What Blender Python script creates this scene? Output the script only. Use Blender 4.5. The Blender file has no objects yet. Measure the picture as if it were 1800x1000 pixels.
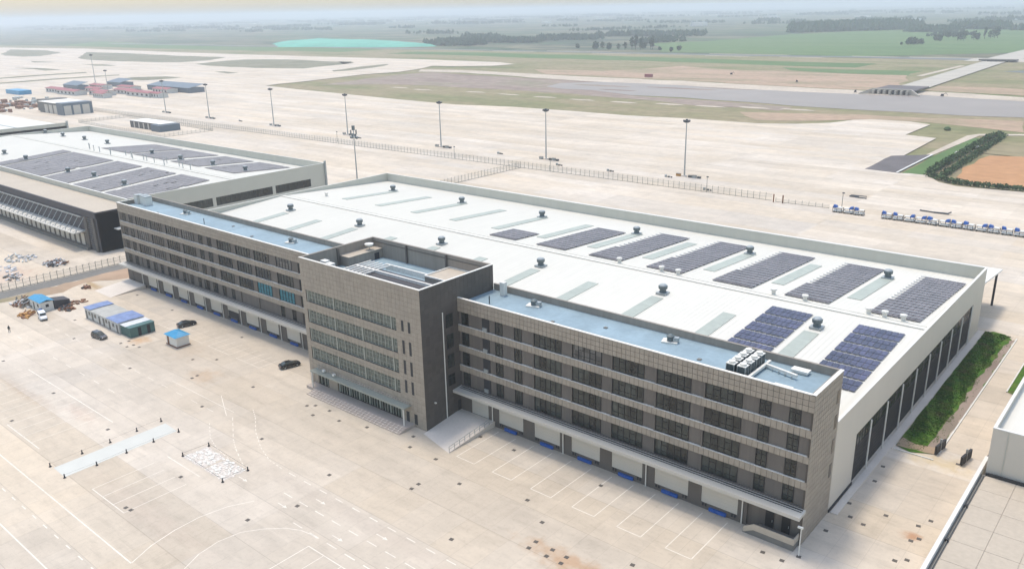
import bpy, bmesh, math, random
from mathutils import Vector, Matrix
from mathutils.geometry import tessellate_polygon
R = math.radians
rnd = random.Random(7)
S = bpy.context.scene
C = S.collection

# ------------------------------------------------------------------ camera, sky, sun
PITCH, YAW, ROLL, FPX = 0.3199, -0.7082, -0.0210, 1454.95
cam = bpy.data.cameras.new('camera'); camo = bpy.data.objects.new('camera', cam); C.objects.link(camo)
cy, sy, cp, sp = math.cos(YAW), math.sin(YAW), math.cos(PITCH), math.sin(PITCH)
f = Vector((sy*cp, cy*cp, -sp)); r = Vector((cy, -sy, 0)); u = r.cross(f)
c_, s_ = math.cos(ROLL), math.sin(ROLL)
r2 = r*c_ + u*s_; u2 = -r*s_ + u*c_
camo.matrix_world = Matrix(((r2.x, u2.x, -f.x, 102.696), (r2.y, u2.y, -f.y, -104.021), (r2.z, u2.z, -f.z, 74.603), (0, 0, 0, 1)))
cam.sensor_width = 36; cam.lens = FPX/1800*36; cam.clip_start = 1; cam.clip_end = 60000
S.camera = camo
SUN = Vector((-0.27, 0.13, 1)).normalized()
W = bpy.data.worlds.new('World'); S.world = W; W.use_nodes = True
nt = W.node_tree; bg = nt.nodes['Background']
sky = nt.nodes.new('ShaderNodeTexSky'); sky.sky_type = 'NISHITA'; sky.sun_disc = False
sky.sun_elevation = math.asin(SUN.z); sky.sun_rotation = math.atan2(SUN.x, SUN.y)
sky.air_density = 1.45; sky.dust_density = 2.1; sky.ozone_density = 0.6; sky.altitude = 50
nt.links.new(sky.outputs[0], bg.inputs[0]); bg.inputs[1].default_value = 0.15
sl = bpy.data.lights.new('sun', 'SUN'); sl.energy = 1.35; sl.angle = R(10); sl.color = (1, 0.925, 0.81)
so = bpy.data.objects.new('sun', sl); C.objects.link(so); so.location = (0, 0, 200)
so.rotation_euler = SUN.to_track_quat('Z', 'Y').to_euler()
S.view_settings.view_transform = 'Standard'; S.view_settings.look = 'None'
S.view_settings.exposure = 0.72; S.view_settings.gamma = 1; S.view_settings.use_curve_mapping = False
S.cycles.max_bounces = 6; S.cycles.volume_bounces = 1

# ------------------------------------------------------------------ materials
def mat(name, col, rough=0.75, metal=0.0, n1=None, n2=None, cell=None, streak=None, alpha=None, spec=0.4, bump=None, emit=None):
    """n1/n2 = (scale, amount) noises on the colour, cell = (sx, sy, sz, amount) random tint per cell, streak = (axis, scale, amount)."""
    m = bpy.data.materials.new(name); m.use_nodes = True; t = m.node_tree; N, L = t.nodes, t.links
    b = N['Principled BSDF']; b.inputs['Roughness'].default_value = rough; b.inputs['Metallic'].default_value = metal
    b.inputs['Specular IOR Level'].default_value = spec
    geo = N.new('ShaderNodeNewGeometry'); pos = geo.outputs['Position']
    rgb = N.new('ShaderNodeRGB'); rgb.outputs[0].default_value = (*col, 1); out = rgb.outputs[0]
    def mulv(fac, amt, out):
        mr = N.new('ShaderNodeMapRange'); mr.inputs['From Min'].default_value = 0.25 if amt > 0 else 0; mr.inputs['From Max'].default_value = 0.75 if amt > 0 else 1
        a = abs(amt); mr.inputs['To Min'].default_value = 1-a; mr.inputs['To Max'].default_value = 1+a; L.new(fac, mr.inputs['Value'])
        v = N.new('ShaderNodeVectorMath'); v.operation = 'SCALE'; L.new(out, v.inputs[0]); L.new(mr.outputs[0], v.inputs['Scale']); return v.outputs[0]
    for n in (n1, n2):
        if n:
            tx = N.new('ShaderNodeTexNoise'); tx.inputs['Scale'].default_value = n[0]; tx.inputs['Detail'].default_value = 5; L.new(pos, tx.inputs['Vector'])
            out = mulv(tx.outputs['Fac'], n[1], out)
    if streak:
        mp = N.new('ShaderNodeVectorMath'); mp.operation = 'MULTIPLY'; mp.inputs[1].default_value = streak[0]; L.new(pos, mp.inputs[0])
        tx = N.new('ShaderNodeTexNoise'); tx.inputs['Scale'].default_value = 1; tx.inputs['Detail'].default_value = 3; L.new(mp.outputs[0], tx.inputs['Vector'])
        out = mulv(tx.outputs['Fac'], streak[1], out)
    if cell:
        cells = cell if isinstance(cell[0], tuple) else (cell,)
        for ce in cells:
            sn = N.new('ShaderNodeVectorMath'); sn.operation = 'DIVIDE'; sn.inputs[1].default_value = ce[:3]; L.new(pos, sn.inputs[0])
            ad = N.new('ShaderNodeVectorMath'); ad.operation = 'ADD'; ad.inputs[1].default_value = (0.013, 0.017, 0.37); L.new(sn.outputs[0], ad.inputs[0])
            fl = N.new('ShaderNodeVectorMath'); fl.operation = 'FLOOR'; L.new(ad.outputs[0], fl.inputs[0])
            wn = N.new('ShaderNodeTexWhiteNoise'); wn.noise_dimensions = '3D'; L.new(fl.outputs[0], wn.inputs['Vector'])
            out = mulv(wn.outputs['Value'], -ce[3], out)
    L.new(out, b.inputs['Base Color'])
    if alpha is not None: b.inputs['Alpha'].default_value = alpha
    if bump:
        tx = N.new('ShaderNodeTexNoise'); tx.inputs['Scale'].default_value = bump[0]; L.new(pos, tx.inputs['Vector'])
        bp = N.new('ShaderNodeBump'); bp.inputs['Distance'].default_value = bump[1]; bp.inputs['Strength'].default_value = 0.6; L.new(tx.outputs['Fac'], bp.inputs['Height']); L.new(bp.outputs[0], b.inputs['Normal'])
    return m

def ramp_ground(name, cols, scale, aniso=(1, 1, 1), fine=(0.4, 0.12), rough=0.95):
    m = bpy.data.materials.new(name); m.use_nodes = True; t = m.node_tree; N, L = t.nodes, t.links
    b = N['Principled BSDF']; b.inputs['Roughness'].default_value = rough; b.inputs['Specular IOR Level'].default_value = 0.15
    geo = N.new('ShaderNodeNewGeometry')
    mp = N.new('ShaderNodeVectorMath'); mp.operation = 'MULTIPLY'; mp.inputs[1].default_value = aniso; L.new(geo.outputs['Position'], mp.inputs[0])
    tx = N.new('ShaderNodeTexNoise'); tx.inputs['Scale'].default_value = scale; tx.inputs['Detail'].default_value = 6; tx.inputs['Roughness'].default_value = 0.62; L.new(mp.outputs[0], tx.inputs['Vector'])
    cr = N.new('ShaderNodeValToRGB'); e = cr.color_ramp.elements
    k = len(cols)
    while len(e) < k: e.new(0.5)
    for i, col in enumerate(cols): e[i].position = 0.3 + 0.4*i/(k-1); e[i].color = (*col, 1)
    L.new(tx.outputs['Fac'], cr.inputs[0])
    t2 = N.new('ShaderNodeTexNoise'); t2.inputs['Scale'].default_value = fine[0]; t2.inputs['Detail'].default_value = 6; L.new(geo.outputs['Position'], t2.inputs['Vector'])
    mr = N.new('ShaderNodeMapRange'); mr.inputs['From Min'].default_value = .25; mr.inputs['From Max'].default_value = .75; mr.inputs['To Min'].default_value = 1-fine[1]*2; mr.inputs['To Max'].default_value = 1+fine[1]*2; L.new(t2.outputs['Fac'], mr.inputs['Value'])
    v = N.new('ShaderNodeVectorMath'); v.operation = 'SCALE'; L.new(cr.outputs[0], v.inputs[0]); L.new(mr.outputs[0], v.inputs['Scale'])
    L.new(v.outputs[0], b.inputs['Base Color']); return m

def concrete_slabs(name):
    """cast concrete: slabs of 5 x 4.2 m with sealed joints, pour-by-pour tint, rust and dust stains."""
    m = mat(name, (0.555, 0.478, 0.380), 0.85, n1=(0.018, 0.06), n2=(0.35, 0.06), cell=((4.2, 4.2, 999, 0.016), (84, 8.4, 999, 0.075), (33.6, 4.2, 999, 0.035), (25.2, 25.2, 999, .03), (8.4, 4.2, 999, .015)), streak=((0.02, 0.35, 1), 0.05), spec=0.2)
    t = m.node_tree; N, L = t.nodes, t.links; b = N['Principled BSDF']; src = b.inputs['Base Color'].links[0].from_socket
    geo = N.new('ShaderNodeNewGeometry'); sep = N.new('ShaderNodeSeparateXYZ'); L.new(geo.outputs['Position'], sep.inputs[0])
    def joint(sock, period, off, w):
        a = N.new('ShaderNodeMath'); a.operation = 'ADD'; a.inputs[1].default_value = off; L.new(sock, a.inputs[0])
        p = N.new('ShaderNodeMath'); p.operation = 'PINGPONG'; p.inputs[1].default_value = period/2; L.new(a.outputs[0], p.inputs[0])
        c = N.new('ShaderNodeMath'); c.operation = 'LESS_THAN'; c.inputs[1].default_value = w; L.new(p.outputs[0], c.inputs[0]); return c.outputs[0]
    j1 = joint(sep.outputs[0], 4.2, 0, 0.025); j2 = joint(sep.outputs[1], 8.4, 0, 0.06)
    mx = N.new('ShaderNodeMath'); mx.operation = 'MAXIMUM'; L.new(j1, mx.inputs[0]); L.new(j2, mx.inputs[1])
    sc = N.new('ShaderNodeMath'); sc.operation = 'MULTIPLY'; sc.inputs[1].default_value = 0.27; L.new(mx.outputs[0], sc.inputs[0])
    mi = N.new('ShaderNodeMix'); mi.data_type = 'RGBA'; L.new(sc.outputs[0], mi.inputs[0]); L.new(src, mi.inputs[6]); mi.inputs[7].default_value = (0.18, 0.15, 0.12, 1)
    last = mi.outputs[2]
    # patches of rust and mud with their own outline
    for cx, cyy, rx, ry, col, amt in ((44, -24, 13, 3.4, (0.42, 0.22, 0.09), .55), (79.5, 12.5, 2.4, 1.6, (0.40, 0.18, 0.07), .7), (-89, -20.5, 4.5, 3.5, (0.50, 0.28, 0.12), .6), (-57, -22, 7, 5, (0.45, 0.28, 0.15), .35),
                                     (77, 37, 9, 4.5, (0.50, 0.36, 0.15), .5), (-142, -8, 12, 3, (0.36, 0.24, 0.11), .8), (-60, -47, 10, 2.5, (0.47, 0.33, 0.24), .4), (-80, -50, 26, 2.2, (0.40, 0.30, 0.21), .4), (-72, -17, 10, 7, (.46, .36, .26), .4), (-175, -20, 16, 14, (.50, .33, .25), .45), (20, -36, 60, 3, (.44, .36, .29), .25), (-16, -56, 30, 4, (.44, .35, .28), .3)):
        su = N.new('ShaderNodeVectorMath'); su.operation = 'SUBTRACT'; su.inputs[1].default_value = (cx, cyy, 0); L.new(geo.outputs['Position'], su.inputs[0])
        di = N.new('ShaderNodeVectorMath'); di.operation = 'DIVIDE'; di.inputs[1].default_value = (rx, ry, 1); L.new(su.outputs[0], di.inputs[0])
        le = N.new('ShaderNodeVectorMath'); le.operation = 'LENGTH'; L.new(di.outputs[0], le.inputs[0])
        nz = N.new('ShaderNodeTexNoise'); nz.inputs['Scale'].default_value = 0.5; nz.inputs['Detail'].default_value = 5; L.new(geo.outputs['Position'], nz.inputs['Vector'])
        ad = N.new('ShaderNodeMath'); ad.operation = 'MULTIPLY_ADD'; L.new(nz.outputs['Fac'], ad.inputs[0]); ad.inputs[1].default_value = 1.6; L.new(le.outputs['Value'], ad.inputs[2])
        mr = N.new('ShaderNodeMapRange'); mr.interpolation_type = 'SMOOTHSTEP'; mr.inputs['From Min'].default_value = 1.75; mr.inputs['From Max'].default_value = 0.8; mr.inputs['To Min'].default_value = 0; mr.inputs['To Max'].default_value = amt; L.new(ad.outputs[0], mr.inputs['Value'])
        mj = N.new('ShaderNodeMix'); mj.data_type = 'RGBA'; L.new(mr.outputs[0], mj.inputs[0]); L.new(last, mj.inputs[6]); mj.inputs[7].default_value = (*col, 1); last = mj.outputs[2]
    for ce, amt in (((29.4, 16.8), .04), ((8.4, 8.4), .02), ((105, 8.4), .06)):
        sn = N.new('ShaderNodeVectorMath'); sn.operation = 'DIVIDE'; sn.inputs[1].default_value = (*ce, 999); L.new(geo.outputs['Position'], sn.inputs[0])
        fl = N.new('ShaderNodeVectorMath'); fl.operation = 'FLOOR'; L.new(sn.outputs[0], fl.inputs[0])
        wn = N.new('ShaderNodeTexWhiteNoise'); wn.noise_dimensions = '2D'; L.new(fl.outputs[0], wn.inputs['Vector'])
        ma = N.new('ShaderNodeVectorMath'); ma.operation = 'MULTIPLY_ADD'; ma.inputs[1].default_value = (amt*.5, amt*1.1, amt*2.2); ma.inputs[2].default_value = (1-amt*.15, 1-amt*.55, 1-amt*1.2); L.new(wn.outputs['Value'], ma.inputs[0])
        mu = N.new('ShaderNodeVectorMath'); mu.operation = 'MULTIPLY'; L.new(last, mu.inputs[0]); L.new(ma.outputs[0], mu.inputs[1]); last = mu.outputs[0]
    # dusty blotches and tyre tracks
    for sc_, lo, hi, amt, an in ((0.09, .50, .72, .10, (1, 1, 1)), (0.5, .52, .72, .13, (.25, 1, 1)), (1.6, .52, .78, .14, (1, 1, 1)), (0.6, .60, .72, .10, (.06, 1.6, 1)), (0.5, .60, .72, .07, (1.5, .08, 1))):
        mp = N.new('ShaderNodeVectorMath'); mp.operation = 'MULTIPLY'; mp.inputs[1].default_value = an; L.new(geo.outputs['Position'], mp.inputs[0])
        nz = N.new('ShaderNodeTexNoise'); nz.inputs['Scale'].default_value = sc_; nz.inputs['Detail'].default_value = 6; nz.inputs['Roughness'].default_value = .65; L.new(mp.outputs[0], nz.inputs['Vector'])
        mr = N.new('ShaderNodeMapRange'); mr.inputs['From Min'].default_value = lo; mr.inputs['From Max'].default_value = hi; mr.inputs['To Min'].default_value = 1; mr.inputs['To Max'].default_value = 1-amt; L.new(nz.outputs['Fac'], mr.inputs['Value'])
        v = N.new('ShaderNodeVectorMath'); v.operation = 'SCALE'; L.new(last, v.inputs[0]); L.new(mr.outputs[0], v.inputs['Scale']); last = v.outputs[0]
    L.new(last, b.inputs['Base Color']); return m

M = {}
M['apron'] = concrete_slabs('apron concrete')
M['stepm'] = mat('brown granite step', (0.42, 0.35, 0.295), 0.8, n1=(.4, .06), n2=(3, .06))
M['tread'] = mat('pale tread strip', (0.62, 0.55, 0.47), 0.8)
M['slab'] = mat('pale slab', (0.63, 0.555, 0.47), 0.85, n1=(0.2, 0.06), n2=(2, .05))
M['tan'] = mat('tan stone cladding', (0.325, 0.274, 0.213), 0.6, n1=(0.12, 0.05), n2=(1.4, 0.05), cell=(0.84, 0.84, 0.9, 0.07))
M['joint'] = mat('cladding joint', (0.085, 0.07, 0.055), 0.9)
M['darkclad'] = mat('dark grey cladding', (0.095, 0.083, 0.071), 0.65, spec=.2, n1=(0.2, 0.08), cell=(0.84, 1.05, 0.9, 0.10))
M['brownwall'] = mat('grey brown wall', (0.132, 0.114, 0.096), 0.7, n1=(0.3, 0.06), cell=(1.05, 9, 9, .07), streak=((3, 3, .15), .08))
M['brownin'] = mat('grey render', (0.29, 0.25, 0.205), 0.85, n1=(0.25, 0.08), streak=((1.5, 1.5, .1), .10))
M['pillar'] = mat('dock pillar', (0.115, 0.10, 0.085), 0.75, n1=(0.5, 0.08))
M['glass'] = mat('window glass', (0.030, 0.035, 0.030), 0.2, spec=0.45, n1=(0.2, .4), n2=(.9, .4), cell=(1.5, 9, 4.1, .5), bump=(0.8, .03))
M['blind'] = mat('window with pale blind', (0.115, 0.11, 0.10), 0.4, n1=(.5, .2), cell=(1.5, 9, 1.3, .45))
M['glassg'] = mat('greenish glass', (0.10, 0.115, 0.095), 0.2, spec=0.5, n1=(0.9, .35), cell=(1.05, 9, 2.9, .3))
M['teal'] = mat('teal blind', (0.02, 0.16, 0.20), 0.3)
M['frame'] = mat('black window frame', (0.012, 0.013, 0.014), 0.4)
M['mull'] = mat('pale green mullion', (0.30, 0.31, 0.26), 0.4)
M['white'] = mat('white paint', (0.68, 0.65, 0.58), 0.5, n1=(0.3, 0.04))
M['coping'] = mat('coping', (0.72, 0.68, 0.60), 0.6, n1=(1.5, .15))
M['door'] = mat('pale dock door', (0.52, 0.48, 0.41), 0.5, n1=(0.4, .03))
M['blueroof'] = mat('pale blue membrane', (0.245, 0.325, 0.36), 0.6, n1=(0.12, .14), n2=(1.2, .08), cell=(2.1, 999, 999, .03), streak=((.4, .05, 1), .08), spec=.3)
M['blue'] = mat('blue dock bumper', (0.015, 0.085, 0.33), 0.4, n1=(1, .2))
M['roof'] = mat('white metal roof', (0.64, 0.61, 0.53), 0.6, n1=(0.03, .03), n2=(.4, .015), streak=((1.9, 0.05, 1), .035), spec=.15)
M['roofwall'] = mat('parapet sheet', (0.51, 0.495, 0.415), 0.5, n1=(.2, .03), cell=(1.05, 99, 99, .02))
M['gable'] = mat('gable sheet', (0.60, 0.54, 0.445), 0.5, n1=(.06, .03), cell=(99, 1.05, 99, .012))
M['sky'] = mat('skylight sheet', (0.36, 0.385, 0.325), 0.5, n1=(.6, .1), streak=((.3, 2.5, 1), .08))
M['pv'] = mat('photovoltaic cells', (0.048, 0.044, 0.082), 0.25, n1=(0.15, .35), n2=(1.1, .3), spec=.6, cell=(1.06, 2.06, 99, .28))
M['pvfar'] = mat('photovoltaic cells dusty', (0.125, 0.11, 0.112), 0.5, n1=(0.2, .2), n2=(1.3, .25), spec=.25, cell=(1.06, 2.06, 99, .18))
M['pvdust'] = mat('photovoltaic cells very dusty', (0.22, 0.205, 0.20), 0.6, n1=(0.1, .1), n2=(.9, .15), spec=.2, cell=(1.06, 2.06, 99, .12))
M['pvframe'] = mat('panel frame', (0.55, 0.55, 0.55), 0.4, metal=.3)
M['shutter'] = mat('charcoal shutter', (0.03, 0.03, 0.03), 0.6, spec=.2, streak=((.1, .1, 3), .25))
M['galv'] = mat('galvanised steel', (0.36, 0.38, 0.37), 0.45, metal=.4, n1=(2, .1))
M['ventg'] = mat('green grey ventilator', (0.11, 0.135, 0.135), 0.5, n1=(2, .15))
M['rust'] = mat('rusty', (0.24, 0.12, 0.07), 0.9, n1=(1, .35))
M['dark'] = mat('charcoal', (0.03, 0.03, 0.032), 0.7)
M['cover'] = mat('cast iron', (0.10, 0.085, 0.07), 0.7, n1=(2, .3))
M['paint'] = mat('worn white line paint', (0.72, 0.65, 0.55), 0.8, n1=(1.2, .12), n2=(.15, .08), spec=.2)
M['gravelroof'] = mat('tan gravel roof', (0.47, 0.40, 0.31), 0.9, n1=(.08, .06), n2=(1.2, .07))
M['charwall'] = mat('charcoal wall panel', (0.06, 0.055, 0.058), 0.7, n1=(.3, .06))
M['asphalt'] = mat('asphalt', (0.12, 0.105, 0.10), 0.9, n1=(.1, .2), n2=(1, .15))
M['greylane'] = mat('grey lane', (0.17, 0.16, 0.14), 0.9, n1=(.2, .1), n2=(1, .1))
M['grass'] = ramp_ground('verge grass', [(0.025, 0.075, 0.006), (0.05, 0.125, 0.010), (0.085, 0.14, 0.02), (.10,.10,.04)], 0.3, fine=(1.5, .2))
M['fencem'] = mat('fence mesh', (0.30, 0.31, 0.27), 0.6, alpha=0.16)
M['fencep'] = mat('fence post', (0.24, 0.24, 0.20), 0.6)
M['bluesheet'] = mat('blue sheet roof', (0.03, 0.25, 0.44), 0.45, n1=(.5, .12), streak=((4, .1, 1), .15))
M['bluefade'] = mat('faded blue sheet roof', (0.17, 0.23, 0.40), 0.6, n1=(.7, .25), streak=((4, .1, 1), .15))
M['greysheet'] = mat('grey sheet roof', (0.40, 0.39, 0.35), 0.7, n1=(.6, .12), streak=((4, .1, 1), .1))
M['cabin'] = mat('off white cabin wall', (0.55, 0.54, 0.50), 0.6, n1=(.8, .1))
M['greenbox'] = mat('teal green container', (0.07, 0.15, 0.14), 0.5, n1=(.6, .12))
M['redroof'] = mat('red roof trim', (0.30, 0.085, 0.085), 0.6)
M['slate'] = mat('slate blue sheet', (0.11, 0.14, 0.165), 0.5)
M['leaf'] = mat('tree leaves', (0.06, 0.095, 0.055), 0.9, n1=(.15, .35), spec=.1)
M['bark'] = mat('bark', (0.07, 0.055, 0.04), 0.9)
M['hedge'] = mat('hedge leaves', (0.07, 0.11, 0.045), 0.9, n1=(.4, .4), spec=.1)
M['netting'] = mat('green dust netting', (0.085, 0.36, 0.255), 0.8, n1=(.01, .15), n2=(.05,.1))
M['water'] = mat('shallow muddy water', (0.27, 0.23, 0.195), 0.5, n1=(.006, .08), n2=(.03,.05), spec=.15, bump=(.3, .02))
M['sand'] = ramp_ground('sandy bank', [(.42, .35, .27), (.55, .47, .37)], .03, fine=(.3, .08))
M['bed'] = ramp_ground('dried mud bed', [(.20, .15, .12), (.29, .225, .18), (.22, .20, .13)], .022, aniso=(.35, 1, 1), fine=(.1, .10))
M['dirt'] = ramp_ground('orange earth', [(.22, .20, .11), (.37, .265, .18), (.42, .29, .20)], .02, aniso=(.4, 1, 1), fine=(.15, .08))
M['orange'] = ramp_ground('bare orange field', [(.40, .21, .10), (.46, .25, .12)], .03, fine=(.2, .06))
M['grassland'] = ramp_ground('rough grassland', [(.13, .15, .06), (.20, .19, .09), (.27, .22, .13), (.17, .18, .07)], .012, aniso=(.4, 1, 1), fine=(.12, .10))
M['field'] = ramp_ground('green crop field', [(.075, .135, .045), (.10, .165, .055), (.12, .165, .07)], .008, aniso=(.3, 1, 1), fine=(.05, .06))
M['island'] = ramp_ground('sparse apron grass', [(.15, .145, .09), (.20, .19, .12), (.24, .21, .15)], .02, fine=(.12, .08))
M['farmland'] = ramp_ground('farmland', [(.04, .075, .04), (.075, .115, .05), (.05, .07, .045), (.17, .155, .095), (.055, .09, .045), (.09, .12, .06), (.24, .20, .14)], .0032, aniso=(.45, 1, 1), fine=(.02, .14))
M['canal'] = mat('dark canal', (0.07, 0.075, 0.06), 0.5, n1=(.02, .3))
M['lining'] = mat('concrete channel lining', (0.42, 0.38, 0.31), 0.85, n1=(.05, .1))
M['carblack'] = mat('black car paint', (0.012, 0.012, 0.013), 0.18, spec=.8)
M['cargrey'] = mat('dark grey car paint', (0.05, 0.045, 0.045), 0.25, spec=.8)
M['carwhite'] = mat('white van paint', (0.72, 0.72, 0.72), 0.3)
M['tyre'] = mat('tyre', (0.02, 0.02, 0.02), 0.9)
M['cloth'] = mat('dark clothing', (0.035, 0.04, 0.04), 0.9)
M['skin'] = mat('skin', (0.30, 0.18, 0.12), 0.7)
M['pad'] = mat('pale grey resin pad', (0.56, 0.55, 0.49), 0.65, spec=.2, n1=(.3, .04))
M['lamp'] = mat('floodlight housing', (0.07, 0.075, 0.08), 0.5)
M['orangem'] = mat('orange paint', (0.45, 0.22, 0.05), 0.6)
M['kerb'] = mat('white kerb', (0.66, 0.64, 0.58), 0.7, n1=(.6, .1))
M['acbody'] = mat('chiller casing', (0.035, 0.055, 0.06), 0.45, streak=((4, 4, .1), .3))
M['tarpd'] = ramp_ground('stained cement', [(.62,.56,.49),(.52,.46,.40),(.66,.60,.53),(.40,.35,.30)], .8, fine=(3, .15))
M['tarp'] = mat('white tarpaulin', (0.60, 0.60, 0.60), 0.7, n1=(1, .2))

# ------------------------------------------------------------------ mesh helpers
class MB:
    def __init__(s): s.v = []; s.f = []
    def quad(s, a, b, c, d): n = len(s.v); s.v += [a, b, c, d]; s.f.append((n, n+1, n+2, n+3)); return s
    def box(s, x0, x1, y0, y1, z0, z1):
        n = len(s.v); s.v += [(x0,y0,z0),(x1,y0,z0),(x1,y1,z0),(x0,y1,z0),(x0,y0,z1),(x1,y0,z1),(x1,y1,z1),(x0,y1,z1)]
        s.f += [(n,n+3,n+2,n+1),(n+4,n+5,n+6,n+7),(n,n+1,n+5,n+4),(n+1,n+2,n+6,n+5),(n+2,n+3,n+7,n+6),(n+3,n,n+4,n+7)]; return s
    def hexa(s, b, t):  # b, t: 4 points each, ccw seen from above
        n = len(s.v); s.v += list(b)+list(t)
        s.f += [(n,n+3,n+2,n+1),(n+4,n+5,n+6,n+7),(n,n+1,n+5,n+4),(n+1,n+2,n+6,n+5),(n+2,n+3,n+7,n+6),(n+3,n,n+4,n+7)]; return s
    def cyl(s, x, y, prof, k=10):   # prof: [(radius, z)...]
        n = len(s.v)
        for (rr, z) in prof:
            for i in range(k): a = 2*math.pi*i/k; s.v.append((x+rr*math.cos(a), y+rr*math.sin(a), z))
        for j in range(len(prof)-1):
            for i in range(k): s.f.append((n+j*k+i, n+j*k+(i+1)%k, n+(j+1)*k+(i+1)%k, n+(j+1)*k+i))
        s.f.append(tuple(n+i for i in range(k))[::-1]); s.f.append(tuple(n+(len(prof)-1)*k+i for i in range(k))); return s
    def bar(s, a, b, w=0.05):
        a, b = Vector(a), Vector(b); d = (b-a).normalized(); h = Vector((0,0,1)) if abs(d.z) < .9 else Vector((1,0,0))
        p = d.cross(h).normalized()*w/2; q = d.cross(p).normalized()*w/2
        s.hexa([tuple(a-p-q), tuple(a+p-q), tuple(a+p+q), tuple(a-p+q)], [tuple(b-p-q), tuple(b+p-q), tuple(b+p+q), tuple(b-p+q)]); return s
    def poly(s, pts, z):
        n = len(s.v); v3 = [Vector((p[0], p[1], 0)) for p in pts]; tri = tessellate_polygon([v3])
        s.v += [(p[0], p[1], z) for p in pts]
        for t in tri:
            a, b, c = (v3[i] for i in t)
            s.f.append(tuple(n+i for i in t) if (b-a).cross(c-a).z > 0 else tuple(n+i for i in reversed(t)))
        return s
    def mesh(s, name, m):
        me = bpy.data.meshes.new(name); me.from_pydata([tuple(v) for v in s.v], [], s.f); me.materials.append(m)
        b = bmesh.new(); b.from_mesh(me); 
        if len(s.f) < 4000 and not getattr(s, 'noflip', False): bmesh.ops.recalc_face_normals(b, faces=b.faces)
        b.to_mesh(me); b.free(); me.update(); return me
def obj(name, mb, m, parent=None, loc=(0,0,0), rot=(0,0,0), kind=None, smooth=False):
    me = mb.mesh(name, M[m] if isinstance(m, str) else m) if isinstance(mb, MB) else mb
    o = bpy.data.objects.new(name, me); C.objects.link(o); o.parent = parent; o.location = loc; o.rotation_euler = rot
    if kind: o['kind'] = kind
    if smooth:
        for p in me.polygons: p.use_smooth = True
    return o
def tag(o, label, cat, group=None):
    o['label'] = label; o['category'] = cat
    if group: o['group'] = group
    return o
def thing(name, label, cat, loc=(0,0,0), rz=0, group=None):
    o = bpy.data.objects.new(name, None); C.objects.link(o); o.location = loc; o.rotation_euler = (0,0,rz); o.empty_display_size = .5
    return tag(o, label, cat, group)
KIDS = {}
def kids(o):
    return [c for c in bpy.data.objects if c.parent is o]
def dup(root, loc, rz=0, label=None, tree=None):
    def cp(o, par):
        c = o.copy(); C.objects.link(c); c.parent = par
        for ch in tree.get(o, []): cp(ch, c)
        return c
    c = cp(root, None); c.location = loc; c.rotation_euler = (0,0,rz)
    if label: c['label'] = label
    return c
def tree_of(root):
    t = {}
    def rec(o):
        t[o] = kids(o)
        for k in t[o]: rec(k)
    rec(root); return t
def struct(name, mb, m): return obj(name, mb, m, kind='structure')
def rough(poly, step, amp):
    out = []
    for i in range(len(poly)):
        a, b = Vector(poly[i]), Vector(poly[(i+1) % len(poly)]); L = (b-a).length; n = max(1, int(L/step))
        n = min(n, 30); d = (b-a)/max(L, 1e-6); nrm = Vector((-d.y, d.x))
        for k in range(n):
            p = a + (b-a)*k/n
            if k: p += nrm*rnd.uniform(-amp, amp)*min(1, L/step/3)
            out.append((p.x, p.y))
    return out
ORD = ['first','second','third','fourth','fifth','sixth','seventh','eighth','ninth','tenth','eleventh','twelfth','thirteenth','fourteenth','fifteenth','sixteenth','seventeenth','eighteenth','nineteenth','twentieth','twenty-first','twenty-second','twenty-third','twenty-fourth']

# ------------------------------------------------------------------ setting: ground, apron, river, fields
G0 = [(-26000, -3000), (12000, -3000), (12000, 26000), (-26000, 26000)]
struct('ground', MB().poly(G0, -0.6), 'farmland')
APRON = [(-4716.8, 867.8), (-2667.4, 850.1), (-2222.2, 900.7), (-1728.5, 872.9), (-1432.7, 872.0), (-1127.6, 874.0), (-914.9, 880.3), (-743.2, 868.1), (-695.7, 844.8), (-698.2, 803.9), (-745.3, 771.6), (-787.0, 767.4), (-757.5, 716.3), (-737.3, 655.5), (-748.8, 607.2), (-737.3, 552.4), (-726.7, 502.2), (-723.8, 460.8), (-717.8, 439.5), (-648.4, 429.6), (-561.8, 420.6), (-469.0, 410.9), (-392.9, 405.9), (-339.5, 416.9), (-283.0, 418.0), (-230.1, 416.1), (-187.1, 422.6), (-161.4, 423.6), (-132.7, 423.7), (-109.9, 434.3), (-93.6, 450.9), (-86.3, 472.4), (-77.9, 481.0), (-53.0, 482.3), (-38.6, 474.6), (-38.4, 421.3), (-20.4, 416.6), (-18.1, 348.2), (-21.9, 299.6), (-6.8, 297.7), (-1.6, 299.6), (5.7, 299.5), (13.8, 286.2), (21.7, 281.3), (30.3, 281.6), (46.7, 283.3), (132.6, 299.4), (600, 330), (600, -900), (-4716, -900)]
struct('grassland', MB().poly(rough([(-4800, 900), (-2600, 960), (-1285, 1150), (-701, 1145), (-320, 1150), (-85, 1146), (800, 1120), (900, 200), (-600, 300), (-1200, 600), (-4800, 700)], 120, 8), -0.45), 'grassland')
struct('apron', MB().poly(APRON, 0.0), 'apron')
def zone(name, poly, m, z, step=14, amp=2.5): return struct(name, MB().poly(rough(poly, step, amp), z), m)
zone('field', [(-873.3, 1528.7), (-806.7, 1662.7), (-791.8, 2108.2), (-664.4, 2440.3), (-334.9, 2475.8), (199.0, 2160.6), (167.5, 1279.2), (-140.5, 1359.0), (-329.6, 1184.5), (-674.0, 1215.5)], 'field', -0.4, 80, 8)
zone('field', [(-2600, 1000), (-1900, 980), (-1300, 1010), (-1300, 1130), (-2100, 1120), (-2900, 1250)], 'field', -0.4, 80, 12)
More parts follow.
